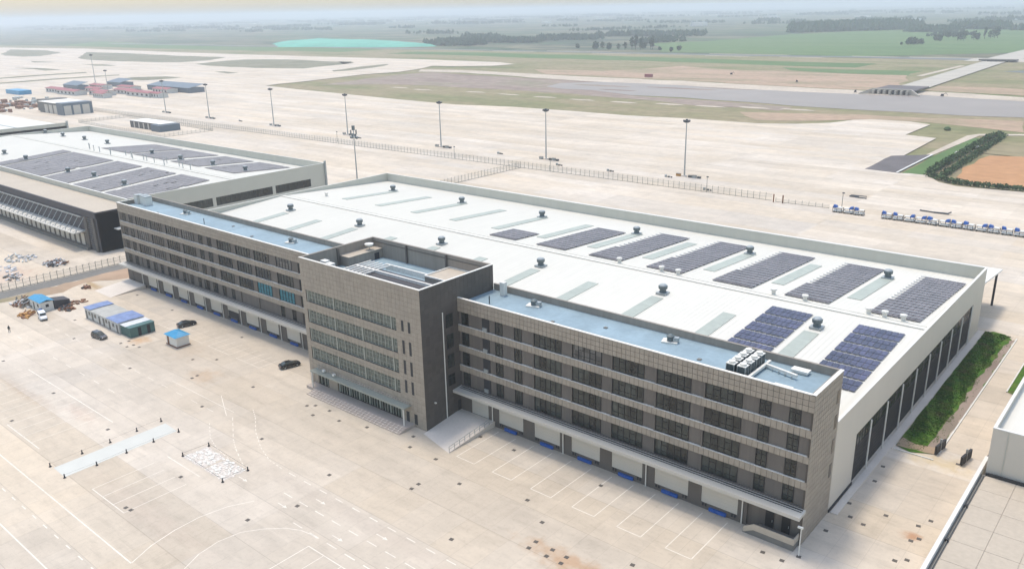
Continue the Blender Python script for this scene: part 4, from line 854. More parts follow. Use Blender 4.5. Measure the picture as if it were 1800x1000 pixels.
def fence(label, pts, pitch, h, name='fence', mesh='fencem', post='fencep', rails=(0.1, 1.0)):
    t = thing(name, label, 'fence', (pts[0][0], pts[0][1], 0))
    ox, oy = pts[0]; pmh = MB().box(-.06, .06, -.06, .06, 0, h).box(-.05, .05, .06, .4, h-.1, h+.0).mesh('fence_post', M[post]); n_ = 0
    pn = MB(); rl_ = MB()
    for (a, b) in zip(pts[:-1], pts[1:]):
        A, B = Vector(a), Vector(b); L = (B-A).length; n = int(L/pitch)
        for k in range(n):
            p = A+(B-A)*k/n
            if n_ < 300: obj('fence_post', pmh, None, t, (p.x-ox, p.y-oy, 0)); n_ += 1
        pn.quad((a[0]-ox, a[1]-oy, .1), (b[0]-ox, b[1]-oy, .1), (b[0]-ox, b[1]-oy, h-.3), (a[0]-ox, a[1]-oy, h-.3))
        for z in (.1, h*.5, h-.3): rl_.bar((a[0]-ox, a[1]-oy, z), (b[0]-ox, b[1]-oy, z), .05)
        rl_.bar((a[0]-ox, a[1]-oy, .06), (b[0]-ox, b[1]-oy, .06), .16)
    obj('mesh_panel', pn, mesh, t); obj('rail', rl_, post, t)
    return t
fence('long mesh security fence crossing the whole apron in front of the masts', [(-637, 212), (-486, 211), (-300, 211), (-160, 211), (-29, 211)], 2.6, 3.0)
fence('short mesh fence running from the warehouse back to the security fence', [(-159.5, 150), (-159.5, 211)], 2.2, 3.0)
fence('mesh fence around the small transformer hall on the apron', [(-560, 168), (-425, 162), (-425, 200), (-560, 206), (-560, 168)], 3, 2.2)
fence('pale mesh fence on a kerb at the edge of the yard', [(-158.4, -75), (-158.4, 10)], 1.9, 2.5)
fence('low mesh fence piece between the security fence and the blue machines', [(-27, 210), (-6, 211)], 2.6, 1.6)
t = thing('gate', 'pair of rust coloured gate posts where the security fence ends', 'gate', (-27.5, 209, 0))
for x in (0, 3.8): obj('post', MB().box(x-.2, x+.2, -.2, .2, 0, 3.2), 'rust', t)
for i, (x, y) in enumerate(((-58.7, 212.7), (-141.9, 212), (-207, 212.5), (-309, 215), (-2, 213))):
    t = thing('lamp_post', f'thin camera pole by the security fence, {ORD[i]} of five', 'pole', (x, y, 0), 0, 'camera poles along the security fence')
    obj('pole', MB().cyl(0, 0, [(.14, 0), (.1, 6.2)], 6), 'fencep', t); obj('camera', MB().box(-.3, .6, -.2, .2, 5.9, 6.3), 'lamp', t)
# striped yard gates beside the white building
def yardgate(label, x, y, L, rz):
    t = thing('folding_gate', label, 'gate', (x, y, 0), rz, 'dark folding gates on the service road')
    for k in range(2): obj('gate_leaf', MB().box(k*(L/2+.5), k*(L/2+.5)+L/2, -.18, .18, .15, 1.7), 'dark', t)
    obj('rail', MB().box(0, L+.5, -.05, .05, .9, 1.05), 'rust', t); obj('post', MB().box(L/2+.1, L/2+.35, -.15, .15, 0, 2.4), 'galv', t)
yardgate('black folding gate leaf standing on the end of the grass strip', 75.7, 39.2, 3.4, R(82))
yardgate('black folding gate leaf standing alone on the service road', 80.0, 38.0, 3.6, R(82))
yardgate('black gate stub close against the white building wall', 83.2, 39.8, 3.6, R(85))
# blue cargo machines
def dolly():
    t = thing('cargo_dolly', '', 'airport dolly', (0,0,0), 0, 'blue and white airport machines parked in a row')
    obj('deck', MB().box(-1.7, 1.7, -1.2, 1.2, .5, .75), 'white', t)
    obj('frame', MB().box(-1.7, -1.55, -1.2, -1.05, 0, 2.3).box(1.5, 1.7, -1.2, -1.0, 0, 1.7).box(-1.7, -1.55, 1.05, 1.2, 0, 2.3).box(1.5, 1.7, 1.0, 1.2, 0, 1.7).box(-1.7, 1.6, -1.2, -1.1, 1.4, 1.6).box(-.2, 0, -1.2, -1.0, 0, 1.5), 'lamp', t)
    obj('hood', MB().hexa([(-1.7, -.9, 1.7), (-.2, -.9, 1.7), (-.2, .9, 1.7), (-1.7, .9, 1.7)], [(-1.6, -.6, 2.7), (-.5, -.6, 2.5), (-.5, .6, 2.5), (-1.6, .6, 2.7)]), 'blue', t)
    obj('tarp', MB().box(-.1, 1.5, -.95, .95, 1.7, 1.95), 'white', t)
    for x in (-1.1, 1.1):
        for y in (-1.1, 1.1): obj('wheel', MB().cyl(0, 0, [(.3, -.1), (.3, .1)], 8), 'tyre', t, (x, y, .3), (R(90), 0, 0))
    return t
d0 = dolly(); DT = tree_of(d0)
xs = [-1.2, 2.7, 6.6]+[16.4+3.85*i for i in range(14)]
for i, x in enumerate(xs):
    lab = f'blue and white airport dolly, {ORD[i]} counting from the fence gap'
    if i == 0: d0.location = (x, 206.8, 0); d0['label'] = lab
    else: dup(d0, (x, 206.8, 0), rnd.choice((0, math.pi))+rnd.uniform(-.15, .15), lab, DT)
tag(obj('steel_pile', MB().box(-3.4, 0, -.5, .5, 0, .5).box(-1, 3.4, -1, -.2, 0, .35).bar((-3, .4, .6), (3, .9, .6), .3), 'lamp', None, (-3.5, 236, 0)), 'dark heap of steel lying on the apron beyond the gate', 'pile')
tag(obj('steel_pile', MB().bar((-5, 0, .3), (0, -.8, .3), .4).bar((0, -.8, .3), (5, -.4, .3), .5).bar((4.6, -.5, .3), (5.6, .6, .8), .4), 'lamp', None, (27.5, 226, 0)), 'long thin steel boom lying behind the blue machines', 'pile')

# ------------------------------------------------------------------ distant structures
def shed(name, label, x0, x1, y0, y1, h, wall, roof, cat='building', ridge=0, doors=0, over=.3, group=None, side='y'):
    t = thing(name, label, cat, (x0, y0, 0), 0, group); w, d = x1-x0, y1-y0
    obj('wall', MB().box(0, w, 0, d, 0, h), wall, t)
    m = MB()
    if ridge:
        m.hexa([(-over, -over, h), (w+over, -over, h), (w+over, d/2, h+ridge), (-over, d/2, h+ridge)], [(-over, -over, h+.15), (w+over, -over, h+.15), (w+over, d/2, h+ridge+.15), (-over, d/2, h+ridge+.15)])
        m.hexa([(-over, d/2, h+ridge), (w+over, d/2, h+ridge), (w+over, d+over, h), (-over, d+over, h)], [(-over, d/2, h+ridge+.15), (w+over, d/2, h+ridge+.15), (w+over, d+over, h+.15), (-over, d+over, h+.15)])
        obj('gable_end', MB().hexa([(.02, 0, h), (w-.02, 0, h), (w-.02, d, h), (.02, d, h)], [(.02, d/2-.01, h+ridge), (w-.02, d/2-.01, h+ridge), (w-.02, d/2+.01, h+ridge), (.02, d/2+.01, h+ridge)]), wall, t)
    else: m.box(-over, w+over, -over, d+over, h, h+.2)
    obj('roof', m, roof, t)
    for k in range(doors):
        a = w*(k+.5)/doors
        obj('window', MB().box(a-w/doors*.2, a+w/doors*.2, -.04, 0, h*.3, h*.75), 'dark', t)
    return t
HL = thing('fire_hall', 'grey flat roofed hall with three tall pale doors on the far apron', 'building', (-672, 184, 0))
obj('wall', MB().box(0, 46, 0, 24, 0, 8.5), 'greylane', HL); obj('wing', MB().box(-14, 0, 4, 24, 0, 9.5), 'greylane', HL); obj('roof', MB().box(-.5, 46, -.5, 24, 8.5, 8.9), 'coping', HL)
obj('side_block', MB().box(40, 52, -2, 22, 0, 9.6), 'slate', HL)
for k in range(4): obj('hall_door', MB().box(11.5+k*9, 17.8+k*9, -.3, 0, 0, 7), 'door', HL)
obj('side_wall', MB().box(46.01, 46.1, 0, 24, 0, 8.4), 'greylane', HL)
for k in range(3): obj('hall_door', MB().box(52, 52.2, -1+k*7.4, 4.6+k*7.4, 0, 7.5), 'door', HL)
SU = thing('transformer_hall', 'small dark louvred hall with flat roof standing inside a fenced yard', 'building', (-498, 178, 0))
obj('wall', MB().box(0, 44, 0, 12, 0, 4.6), 'charwall', SU); obj('roof', MB().box(-.4, 44.4, -.4, 12.4, 4.6, 4.9), 'coping', SU)
for k in range(12): obj('louvre_door', MB().box(1.5+k*3.4, 3.6+k*3.4, -.08, 0, 0, 4), 'door' if k % 2 else 'greylane', SU)
obj('annex', MB().box(36, 48, -3, 12, 0, 4.4), 'slate', SU)
hs = [(-882, -845, 272, 284), (-845, -800, 268, 280), (-880, -850, 318, 330), (-800, -765, 282, 294), (-764, -742, 270, 279), (-826, -796, 324, 336), (-790, -752, 303, 316), (-752, -705, 298, 311), (-760, -730, 330, 342), (-715, -690, 300, 310), (-840, -808, 296, 306)]
for i, (a, b, c, d) in enumerate(hs):
    shed('site_house', f'white site house with red roof edge, {ORD[i]} of the cluster on the far apron', a, b, c, d, 4.2, 'cabin', 'redroof', 'house', 1.2, 5, .8, 'red roofed houses on the far apron')
def lean(label, x0, x1, y0, y1, h):
    t = thing('storage_shed', label, 'shed', (x0, y0, 0), 0, 'slate blue sheds behind the red roofs'); w, d = x1-x0, y1-y0
    obj('wall', MB().box(0, w, 0, d, 0, h*.6), 'slate', t); obj('roof', MB().hexa([(-.5, -.5, h*.6), (w+.5, -.5, h*.6), (w+.5, d, h), (-.5, d, h)], [(-.5, -.5, h*.6+.2), (w+.5, -.5, h*.6+.2), (w+.5, d, h+.2), (-.5, d, h+.2)]), 'slate', t)
lean('small slate blue shed behind the red roofed houses', -895, -862, 345, 360, 8); lean('long slate blue shed at the open end of the red roofed houses', -800, -712, 345, 362, 8); lean('low slate shed behind the first red roofs', -905, -868, 300, 312, 8)
shed('storage_shed', 'small bright blue shed far off beside the site clutter', -905, -868, 240, 252, 4, 'bluesheet', 'bluesheet', 'shed')
cl = MB()
for i in range(90):
    x, y = rnd.uniform(-800, -690), rnd.uniform(120, 205); s = rnd.uniform(1, 5); cl.box(x, x+s*rnd.uniform(1, 3), y, y+s, 0, rnd.uniform(.8, 3.4))
tag(obj('site_clutter', cl, 'rust', kind='stuff'), 'jumble of site materials behind the third warehouse', 'materials')
cl = MB()
for i in range(60):
    x, y = rnd.uniform(-840, -690), rnd.uniform(150, 235); s = rnd.uniform(1, 4); cl.box(x, x+s*rnd.uniform(1, 3), y, y+s, 0, rnd.uniform(.8, 3))
tag(obj('site_clutter', cl, 'galv', kind='stuff'), 'grey stacked site materials near the blue shed', 'materials')
# netted soil heap
hb = MB(); HP = [(-2064, 1500), (-1643, 1420), (-1400, 1330), (-1282, 1270), (-1354, 1212), (-1492, 1180), (-1696, 1130), (-1950, 1300)]
cxh, cyh = -1600, 1300; n0 = len(hb.v)
ring0 = rough(HP, 60, 10)
for k, (s, z) in enumerate(((1, -.4), (.93, 4), (.75, 7), (.4, 8.5))):
    for (x, y) in ring0: hb.v.append((cxh+(x-cxh)*s, cyh+(y-cyh)*s, z+rnd.uniform(-.8, .8)*(k > 0)))
nr = len(ring0)
for k in range(3):
    for i in range(nr): hb.f.append((k*nr+i, k*nr+(i+1) % nr, (k+1)*nr+(i+1) % nr, (k+1)*nr+i))
hb.v.append((cxh, cyh, 9)); 
for i in range(nr): hb.f.append((3*nr+i, 3*nr+(i+1) % nr, len(hb.v)-1))
tag(obj('soil_heap', hb, 'netting'), 'vast soil heap covered with bright turquoise dust netting', 'soil heap')
# culvert
CU = thing('culvert', 'concrete culvert head with seven dark openings on the river bank', 'culvert', (-118, 652, 0))
obj('head_wall', MB().box(-15, 17, 2, 4, -.5, 4.2), 'lining', CU); obj('wing_wall', MB().hexa([(-24, -4, -.5), (-23, -5, -.5), (-15, 2, -.5), (-15, 4, -.5)], [(-24, -4, .6), (-23, -5, .6), (-15, 2, 4.2), (-15, 4, 4.2)]).hexa([(17, 2, -.5), (25, -5, -.5), (26, -4, -.5), (17, 4, -.5)], [(17, 2, 4.2), (25, -5, .6), (26, -4, .6), (17, 4, 4.2)]), 'lining', CU)
obj('deck', MB().box(-16, 18, 4, 52, 2.2, 3.2), 'asphalt', CU)
for k in range(6): obj('opening', MB().box(-12+k*4.6, -9.4+k*4.6, 1.9, 2, -.2, 3.4), 'dark', CU); 
for k in range(7): obj('pier', MB().box(-14+k*4.6, -12.3+k*4.6, -1.2, 2, -.3, 3.2), 'lining', CU)
BR = thing('bridge', 'low road bridge where the channel passes under the canal bank', 'bridge', (-128, 1120, 0))
obj('deck', MB().box(-22, 20, 0, 18, 1.2, 2.4), 'asphalt', BR); obj('opening', MB().box(-12, 12, -.1, 0, -.2, 1.2), 'dark', BR); obj('parapet', MB().box(-22, 20, -.3, 0, 2.4, 3.2), 'lining', BR)
zone('dirt', [(-92, 960), (-60, 1000), (10, 1110), (400, 1080), (400, 900), (60, 880)], 'canal', -0.33, 40, 4)
# small machines on the far ground
def excavator(label, x, y, mm='orangem'):
    t = thing('excavator', label, 'excavator', (x, y, -.3), rnd.uniform(0, 6), 'distant machines'); t.scale = (.65, .65, .65)
    obj('track', MB().box(-2, 2, -1.4, -.8, 0, .8).box(-2, 2, .8, 1.4, 0, .8), 'dark', t); obj('cab', MB().box(-1.5, 1.5, -1.2, 1.2, .9, 2.8), mm, t); obj('arm', MB().bar((1.2, 0, 2.2), (4, 0, 4.2), .5).bar((4, 0, 4.2), (6, 0, 1.2), .4), mm, t)
excavator('dark excavator on the sandy bank left of the culvert', -148, 658, 'dark'); excavator('dark excavator on the sandy bank past the culvert', -78, 660, 'dark'); excavator('excavator on the orange ground beyond the river', -232, 735, 'dark'); excavator('excavator at the edge of the orange ground', -335, 800, 'dark')
tag(obj('water_tanker', MB().box(0, 9, 0, 3, 0, 3.4), 'redroof', None, (-404, 725, -.3)), 'small red and white hut on the river bank track', 'hut')
tag(obj('signal_tower', MB().box(-3, 3, -3, 3, 0, 22).box(-5, 5, -5, 5, 22, 26), 'cabin', None, (-1530, 2900, -.4)), 'pale control tower standing in the hazy fields', 'tower')
# ---- trees
def tree_meshes(h, w, seed, slim=False):
    q = random.Random(seed); cr = MB()
    cl_ = []
    for i in range(16):
        a, z = q.uniform(0, 6.28), q.uniform(.28, .95); rr = w*(.5 if slim else .62)*math.sqrt(max(.05, 1-((z-.55)/.5)**2))*q.uniform(.2, 1)
        cl_.append((rr*math.cos(a), rr*math.sin(a), z*h, w*q.uniform(.22, .42)))
    for (x, y, z, s) in cl_:
        for k in range(22):
            d = Vector((q.gauss(0, 1), q.gauss(0, 1), q.gauss(0, 1))).normalized(); p = Vector((x, y, z))+d*s*q.uniform(.6, 1.05); e = Vector((q.gauss(0, 1), q.gauss(0, 1), q.gauss(0, 1))).normalized()*s*.42; g_ = d.cross(e).normalized()*s*.42
            n = len(cr.v); cr.v += [tuple(p-e), tuple(p+g_), tuple(p+e), tuple(p-g_)]; cr.f.append((n, n+1, n+2, n+3))
    cr.noflip = True
    tk = MB().cyl(0, 0, [(h*.025, 0), (h*.018, h*.4), (h*.006, h*.85)], 6)
    for k in range(4): a = k*1.6; tk.bar((0, 0, h*(.3+.1*k)), (w*.4*math.cos(a), w*.4*math.sin(a), h*(.5+.1*k)), h*.012)
    return cr.mesh('crown', M['leaf']), tk.mesh('trunk', M['bark'])
TM = [tree_meshes(16, 7, 1), tree_meshes(21, 6, 2, True), tree_meshes(11, 9, 3), tree_meshes(14, 8, 4)]
def tree(x, y, k, s, label, group):
    t = thing('tree', label, 'tree', (x, y, -.4), rnd.uniform(0, 6), group); t.scale = (s, s, s)
    obj('crown', TM[k][0], None, t); obj('trunk', TM[k][1], None, t)
row1 = [(-840, 1258, 2, 1.1), (-829, 1266, 0, .9), (-812, 1262, 2, .9), (-789, 1260, 0, .7), (-777, 1262, 0, .9), (-766, 1270, 1, 1.1), (-757, 1268, 1, 1.25), (-749, 1272, 1, 1.0), (-742, 1270, 3, 1.0), (-731, 1278, 1, .9), (-725, 1275, 1, 1.2), (-700, 1260, 2, .5), (-657, 1225, 2, .6), (-652, 1243, 3, .7), (-901, 1283, 2, .7)]
for i, (x, y, k, s) in enumerate(row1): tree(x, y, k, s, f'{"slender" if k == 1 else "bushy"} tree in the row beyond the dark canal, {ORD[i]} along it', 'trees beyond the canal')
row2 = [(-368, 1870, 3, 1), (-364, 1900, 3, .9), (-324, 1756, 0, 1.0), (-320, 1762, 0, .9), (-313, 1756, 0, 1.2), (-306, 1804, 0, 1.1), (-302, 1812, 2, 1), (-297, 1855, 1, 1.1), (-291, 1878, 0, 1.0), (-286, 1890, 0, 1.2), (-284, 1907, 1, 1.1), (-361, 1748, 2, 1), (-350, 1730, 2, .9), (-357, 1576, 2, 1), (-363, 1574, 2, 1), (-352, 1580, 2, .9), (-346, 1590, 2, .8), (-372, 1560, 2, .4)]
for i, (x, y, k, s) in enumerate(row2): tree(x, y, k, s, f'{"slender" if k == 1 else "bushy"} dark tree standing in the green field, {ORD[i]} of the loose row', 'trees in the green field')
# blocks of wood and hedgerows: far-off masses
def woodmass(name, label, blocks, seed, m='leaf'):
    q = random.Random(seed); w = MB()
    for (xa, ya, xb, yb, wd, h, n) in blocks:
        for i in range(n):
            t_ = q.random(); x = xa+(xb-xa)*t_+q.uniform(-wd, wd)*.5; y = ya+(yb-ya)*t_+q.uniform(-wd, wd)*.5; s = q.uniform(.6, 1.1)*h
            for k in range(7):
                a = q.uniform(0, 6.28); zc = q.uniform(.25, .85)*s; r_ = s*q.uniform(.28, .5); dx, dy = q.uniform(-.4, .4)*s, q.uniform(-.4, .4)*s
                n_ = len(w.v); w.v += [(x+dx+r_*math.cos(a), y+dy+r_*math.sin(a), zc-r_*.7), (x+dx+r_*math.cos(a+2.1), y+dy+r_*math.sin(a+2.1), zc-r_*.5), (x+dx+r_*math.cos(a+4.2), y+dy+r_*math.sin(a+4.2), zc-r_*.6), (x+dx, y+dy, zc+r_)]
                w.f += [(n_, n_+1, n_+3), (n_+1, n_+2, n_+3), (n_+2, n_, n_+3)]
    w.noflip = True
    return tag(obj(name, w, m, kind='stuff'), label, 'trees')
woodmass('woodland', 'solid dark rectangular plantation behind the green field', [(-835, 2250, -705, 2540, 70, 23, 1100), (-705, 2400, -640, 2560, 60, 24, 300)], 11)
woodmass('woodland', 'bushy dark thicket beside the netted soil heap', [(-1350, 1340, -1230, 1330, 60, 14, 160), (-1420, 1480, -1180, 1500, 50, 13, 200), (-1250, 1600, -1150, 1700, 60, 14, 120), (-1470, 1570, -1380, 1600, 30, 16, 60)], 12)
woodmass('woodland', 'dark tree belts between the far fields', [(-506, 2545, -380, 2490, 30, 20, 120), (-560, 2300, -450, 2250, 40, 16, 120), (-430, 1960, -360, 2060, 20, 8, 60), (-1250, 1900, -1000, 1980, 60, 14, 160), (-900, 1500, -870, 1640, 40, 12, 60), (-350, 2420, -180, 2360, 25, 16, 90)], 13)
q = random.Random(21); hb_ = []
for i in range(210):
    x = q.uniform(-11000, 1500); y = q.uniform(1900, 9500)
    if -900 < x < 300 and y < 2450: continue
    if x < -1500*0 and y < 1900: continue
    L = q.uniform(60, 520); a = q.choice((0, 0, 0, 1.2, .3)); hb_.append((x, y, x+L*math.cos(a), y+L*math.sin(a), q.uniform(15, 60), q.uniform(10, 17), int(L/9)+6))
woodmass('woodland', 'hazy hedgerows and woods scattered over the distant plain', hb_, 14)
# distant farm buildings
for i in range(46):
    a = q.uniform(0, 1); x = q.uniform(-7000, 500); y = q.uniform(2500, 6500); w = q.uniform(25, 90)
    tag(obj('farm_building', MB().box(0, w, 0, q.uniform(14, 30), 0, q.uniform(6, 14)), q.choice(('cabin', 'cabin', 'white', 'greysheet', 'coping')), None, (x, y, -.5)), 'tiny pale building lost in the hazy plain', 'building', 'pale buildings scattered over the hazy plain')
for i, (x, y, w, d) in enumerate(((-700, 2620, 26, 14), (-655, 2600, 30, 16), (-610, 2650, 22, 14), (-570, 2560, 34, 16), (-540, 2640, 24, 14), (-250, 2700, 30, 16), (-200, 2760, 30, 16))):
    shed('farm_building', f'pale village building behind the dark plantation, {ORD[i]} of its group', x, x+w, y, y+d, 6, 'cabin', 'greysheet', 'building', 2, 0, .3, 'village buildings behind the plantation')
# hedge rows beside the orange field
def hedge(label, pts, w, h, seed):
    q = random.Random(seed); m = MB()
    for (a, b) in zip(pts[:-1], pts[1:]):
        A, B = Vector(a), Vector(b); L = (B-A).length
        for i in range(int(L*22)):
            t_ = q.random(); p = A+(B-A)*t_; x = p.x+q.gauss(0, w/3); y = p.y+q.gauss(0, w/3); z = q.uniform(.1, 1)*h*q.uniform(.6, 1.1); s = q.uniform(.35, .8)
            e = Vector((q.gauss(0, 1), q.gauss(0, 1), q.gauss(0, 1))).normalized()*s; g_ = Vector((q.gauss(0, 1), q.gauss(0, 1), q.gauss(0, 1))).normalized()*s; p3 = Vector((x, y, z)); n = len(m.v)
            m.v += [tuple(p3-e), tuple(p3+g_), tuple(p3+e), tuple(p3-g_)]; m.f.append((n, n+1, n+2, n+3))
    m.noflip = True; return tag(obj('hedge', m, 'hedge'), label, 'hedge')
hedge('dark hedge running away from the apron beside the dirt road', [(5.7, 301.2), (5.3, 319.7), (4.6, 380), (3.8, 432.0), (6.7, 447.0)], 2.4, 2.6, 1)
hedge('dark hedge along the apron edge in front of the orange field', [(6.8, 297.1), (20.2, 287.6), (33.8, 286.4), (46.2, 287.7), (120, 302)], 2.4, 1.7, 2)
hedge('inner dark hedge between the orange field and the first hedge', [(12.1, 297.5), (10.8, 349.2), (8.9, 443.0)], 2.4, 1.8, 3)
tag(obj('bush', MB().cyl(0,0,[(1.5,0),(2.2,.9),(1.4,1.9),(.3,2.3)],9), 'hedge', None, (-24, 455, -.3)), 'dark bush clump at the tip of the grass beside the apron', 'bush')
for i, (x, y) in enumerate(((5.5, 392), (2.5, 365))): tag(obj('white_marker', MB().cyl(0, 0, [(1.0, 0), (1.2, .8), (.5, 1.6)], 8), 'white', None, (x, y, 0)), f'{("farther", "nearer")[i]} small white object lying by the hedge', 'marker')

# ------------------------------------------------------------------ yard: cabins, cars, people, covers
def cabin(label, x0, x1, y0, y1, h, roof, wall='cabin', nd=2, ridge=.08, group='site cabins in the yard'):
    t = thing('site_cabin', label, 'cabin', (x0, y0, 0), 0, group); w, d = x1-x0, y1-y0
    obj('wall', MB().box(0, w, 0, d, .15, h), wall, t); obj('skid', MB().box(.1, w-.1, .1, d-.1, 0, .15), 'dark', t)
    m = MB(); n = max(2, int(w/.9))
    obj('roof', MB().hexa([(-.2, -.2, h), (w+.2, -.2, h), (w+.2, d/2, h+ridge), (-.2, d/2, h+ridge)], [(-.2, -.2, h+.08), (w+.2, -.2, h+.08), (w+.2, d/2, h+ridge+.08), (-.2, d/2, h+ridge+.08)]).hexa([(-.2, d/2, h+ridge), (w+.2, d/2, h+ridge), (w+.2, d+.2, h), (-.2, d+.2, h)], [(-.2, d/2, h+ridge+.08), (w+.2, d/2, h+ridge+.08), (w+.2, d+.2, h+.08), (-.2, d+.2, h+.08)]), roof, t)
    for k in range(nd):
        a = w*(k+.5)/nd
        if k % 2: o = obj('window', MB().box(a-.5, a+.5, -.04, 0, 1.2, 2.2), 'glass', t); obj('window_frame', MB().box(a-.55, a+.55, -.07, -.04, 1.1, 1.2).box(a-.03, a+.03, -.07, -.04, 1.2, 2.2), 'white', o)
        else: o = obj('door', MB().box(a-.45, a+.45, -.05, 0, .15, 2.2), 'greylane', t)
    o = obj('window', MB().box(w, w+.04, d*.4, d*.6, 1.2, 2.2), 'glass', t)
    rb = MB()
    for k in range(n): rb.box(w*k/n, w*k/n+.05, -.2, d+.2, h+ridge+.0, h+ridge+.12) if False else None
    return t
cabin('site cabin with faded blue roof at the far end of the row', -116, -112.6, -21.4, -15.4, 2.9, 'bluefade', nd=2)
cabin('grey roofed site cabin next to the faded blue end cabin', -112.5, -109.4, -21.4, -15.4, 2.7, 'greysheet', nd=2)
cabin('middle grey roofed site cabin with weathered door', -109.3, -106.2, -21.4, -15.3, 2.7, 'greysheet', nd=1)
cabin('grey roofed site cabin touching the wide blue roofed cabin', -106.1, -103.1, -21.4, -15.4, 2.7, 'greysheet', nd=2)
cabin('wide site cabin with patched blue roof beside the green containers', -103.0, -96.8, -21.5, -15.0, 2.9, 'bluefade', nd=3)
GB = thing('toilet_container', 'teal green container block with white roof and two dark doorways', 'container', (-96.6, -21.2, 0), 0)
obj('wall', MB().box(0, 4.9, 0, 6.3, .1, 2.5), 'greenbox', GB); obj('roof', MB().box(-.1, 3.0, -.1, 6.4, 2.5, 2.62), 'tarp', GB); obj('roof_edge', MB().box(3.0, 5.0, -.1, 6.4, 2.5, 2.6), 'greenbox', GB)
for y in (2.0, 4.3): obj('doorway', MB().box(4.9, 4.94, y, y+.8, .1, 2.2), 'dark', GB)
rbm = MB()
for k in range(8): rbm.box(.3+k*.6, .36+k*.6, -.05, 0, .2, 2.4)
obj('rib', rbm, 'greenbox', GB)
KI = thing('guard_kiosk', 'small white guard kiosk with bright blue hipped roof', 'kiosk', (-81.3, -17.4, 0))
obj('wall', MB().box(0, 4.8, 0, 3.2, .25, 2.6), 'white', KI); obj('base', MB().box(-.15, 4.95, -.15, 3.35, 0, .25), 'rust', KI)
obj('roof', MB().hexa([(-.4, -.4, 2.6), (5.2, -.4, 2.6), (5.2, 3.6, 2.6), (-.4, 3.6, 2.6)], [(1.4, 1.5, 3.5), (3.4, 1.5, 3.5), (3.4, 1.7, 3.5), (1.4, 1.7, 3.5)]), 'bluesheet', KI)
obj('door', MB().box(.5, 1.3, -.04, 0, .25, 2.2), 'rust', KI)
SH = thing('site_shed', 'white shed with bright blue sheet roof among scrap near the fence', 'shed', (-137.2, -27.0, 0))
obj('wall', MB().box(0, 7.4, 0, 3.2, 0, 2.6), 'white', SH); obj('roof', MB().hexa([(-.3, -.3, 2.6), (7.7, -.3, 2.6), (7.7, 1.6, 3.1), (-.3, 1.6, 3.1)], [(-.3, -.3, 2.68), (7.7, -.3, 2.68), (7.7, 1.6, 3.2), (-.3, 1.6, 3.2)]).hexa([(-.3, 1.6, 3.1), (7.7, 1.6, 3.1), (7.7, 3.5, 2.6), (-.3, 3.5, 2.6)], [(-.3, 1.6, 3.2), (7.7, 1.6, 3.2), (7.7, 3.5, 2.68), (-.3, 3.5, 2.68)]), 'bluesheet', SH)
obj('window', MB().box(7.4, 7.44, 1.2, 2.0, 1.1, 1.9), 'dark', SH); obj('door', MB().box(2.2, 3.0, -.04, 0, 0, 2.0), 'greylane', SH); obj('window', MB().box(5, 5.8, -.04, 0, 1.1, 1.9), 'dark', SH)
tag(obj('lean_to', MB().hexa([(-133.5, -23.6, 0), (-129.5, -23.6, 0), (-129.5, -19.6, 0), (-133.5, -19.6, 0)], [(-133.5, -23.6, 2.5), (-129.5, -23.6, 2.5), (-129.5, -19.6, 1.9), (-133.5, -19.6, 1.9)]), 'charwall'), 'dark grey tarpaulin lean-to behind the blue roofed shed', 'shed')
tag(obj('blue_barrel', MB().cyl(-129.4, -27.4, [(.45, 0), (.5, .6), (.45, 1.2)], 12), 'blue'), 'blue barrel in front of the blue roofed shed wall', 'barrel')
def pile(label, x, y, r_, n, mats, seed, hmax=.9, cat='scrap'):
    q = random.Random(seed)
    t = thing('scrap_pile', label, cat, (x, y, 0))
    for mi, mm in enumerate(mats):
        m = MB()
        for i in range(n):
            a, d = q.uniform(0, 6.28), r_*math.sqrt(q.random()); px, py = d*math.cos(a), d*.7*math.sin(a); L = q.uniform(.5, 1.8); an = q.uniform(0, 3.14); z = q.uniform(.1, hmax)*(1-d/r_*.7)
            if i % 3: m.bar((px, py, z), (px+L*math.cos(an), py+L*math.sin(an), q.uniform(.05, hmax)), q.uniform(.12, .4))
            else: m.box(px, px+L*.7, py, py+L*.5, 0, z+.2)
        obj('scrap', m, mm, t, kind='stuff')
pile('white bags and timber heaped beside the shed near the fence', -141, -27.4, 4.0, 26, ('tarp', 'greylane', 'rust'), 3, 1.6)
pile('orange timber offcuts behind the white van', -131.5, -31.2, 2.6, 16, ('rust', 'orangem'), 4, .6)
pile('rusty scrap heap beside the dark lean-to', -127.5, -22.0, 2.4, 22, ('rust', 'lamp'), 5, 1.1)
pile('brown timber lying behind the lean-to', -131, -17.6, 2.6, 12, ('rust',), 6, .5)
pile('dark rubble on the ground near the kerb lane', -141.5, -10.4, 1.8, 12, ('dark', 'rust'), 7, .7)
pile('crumpled white sheeting near the dock yard', -191, -10, 6, 22, ('tarp', 'galv'), 8, .9)
pile('white sheeting at the edge of the dock yard', -182, -17.5, 4.6, 18, ('tarp',), 9, .8)
pile('long pale sheeting bundle beside the fence', -171, -19.4, 4.2, 16, ('tarp', 'greylane'), 10, .6)
pile('rust red and white scrap on the dock yard', -176, -5.6, 4.6, 22, ('rust', 'tarp', 'lamp'), 11, .9)

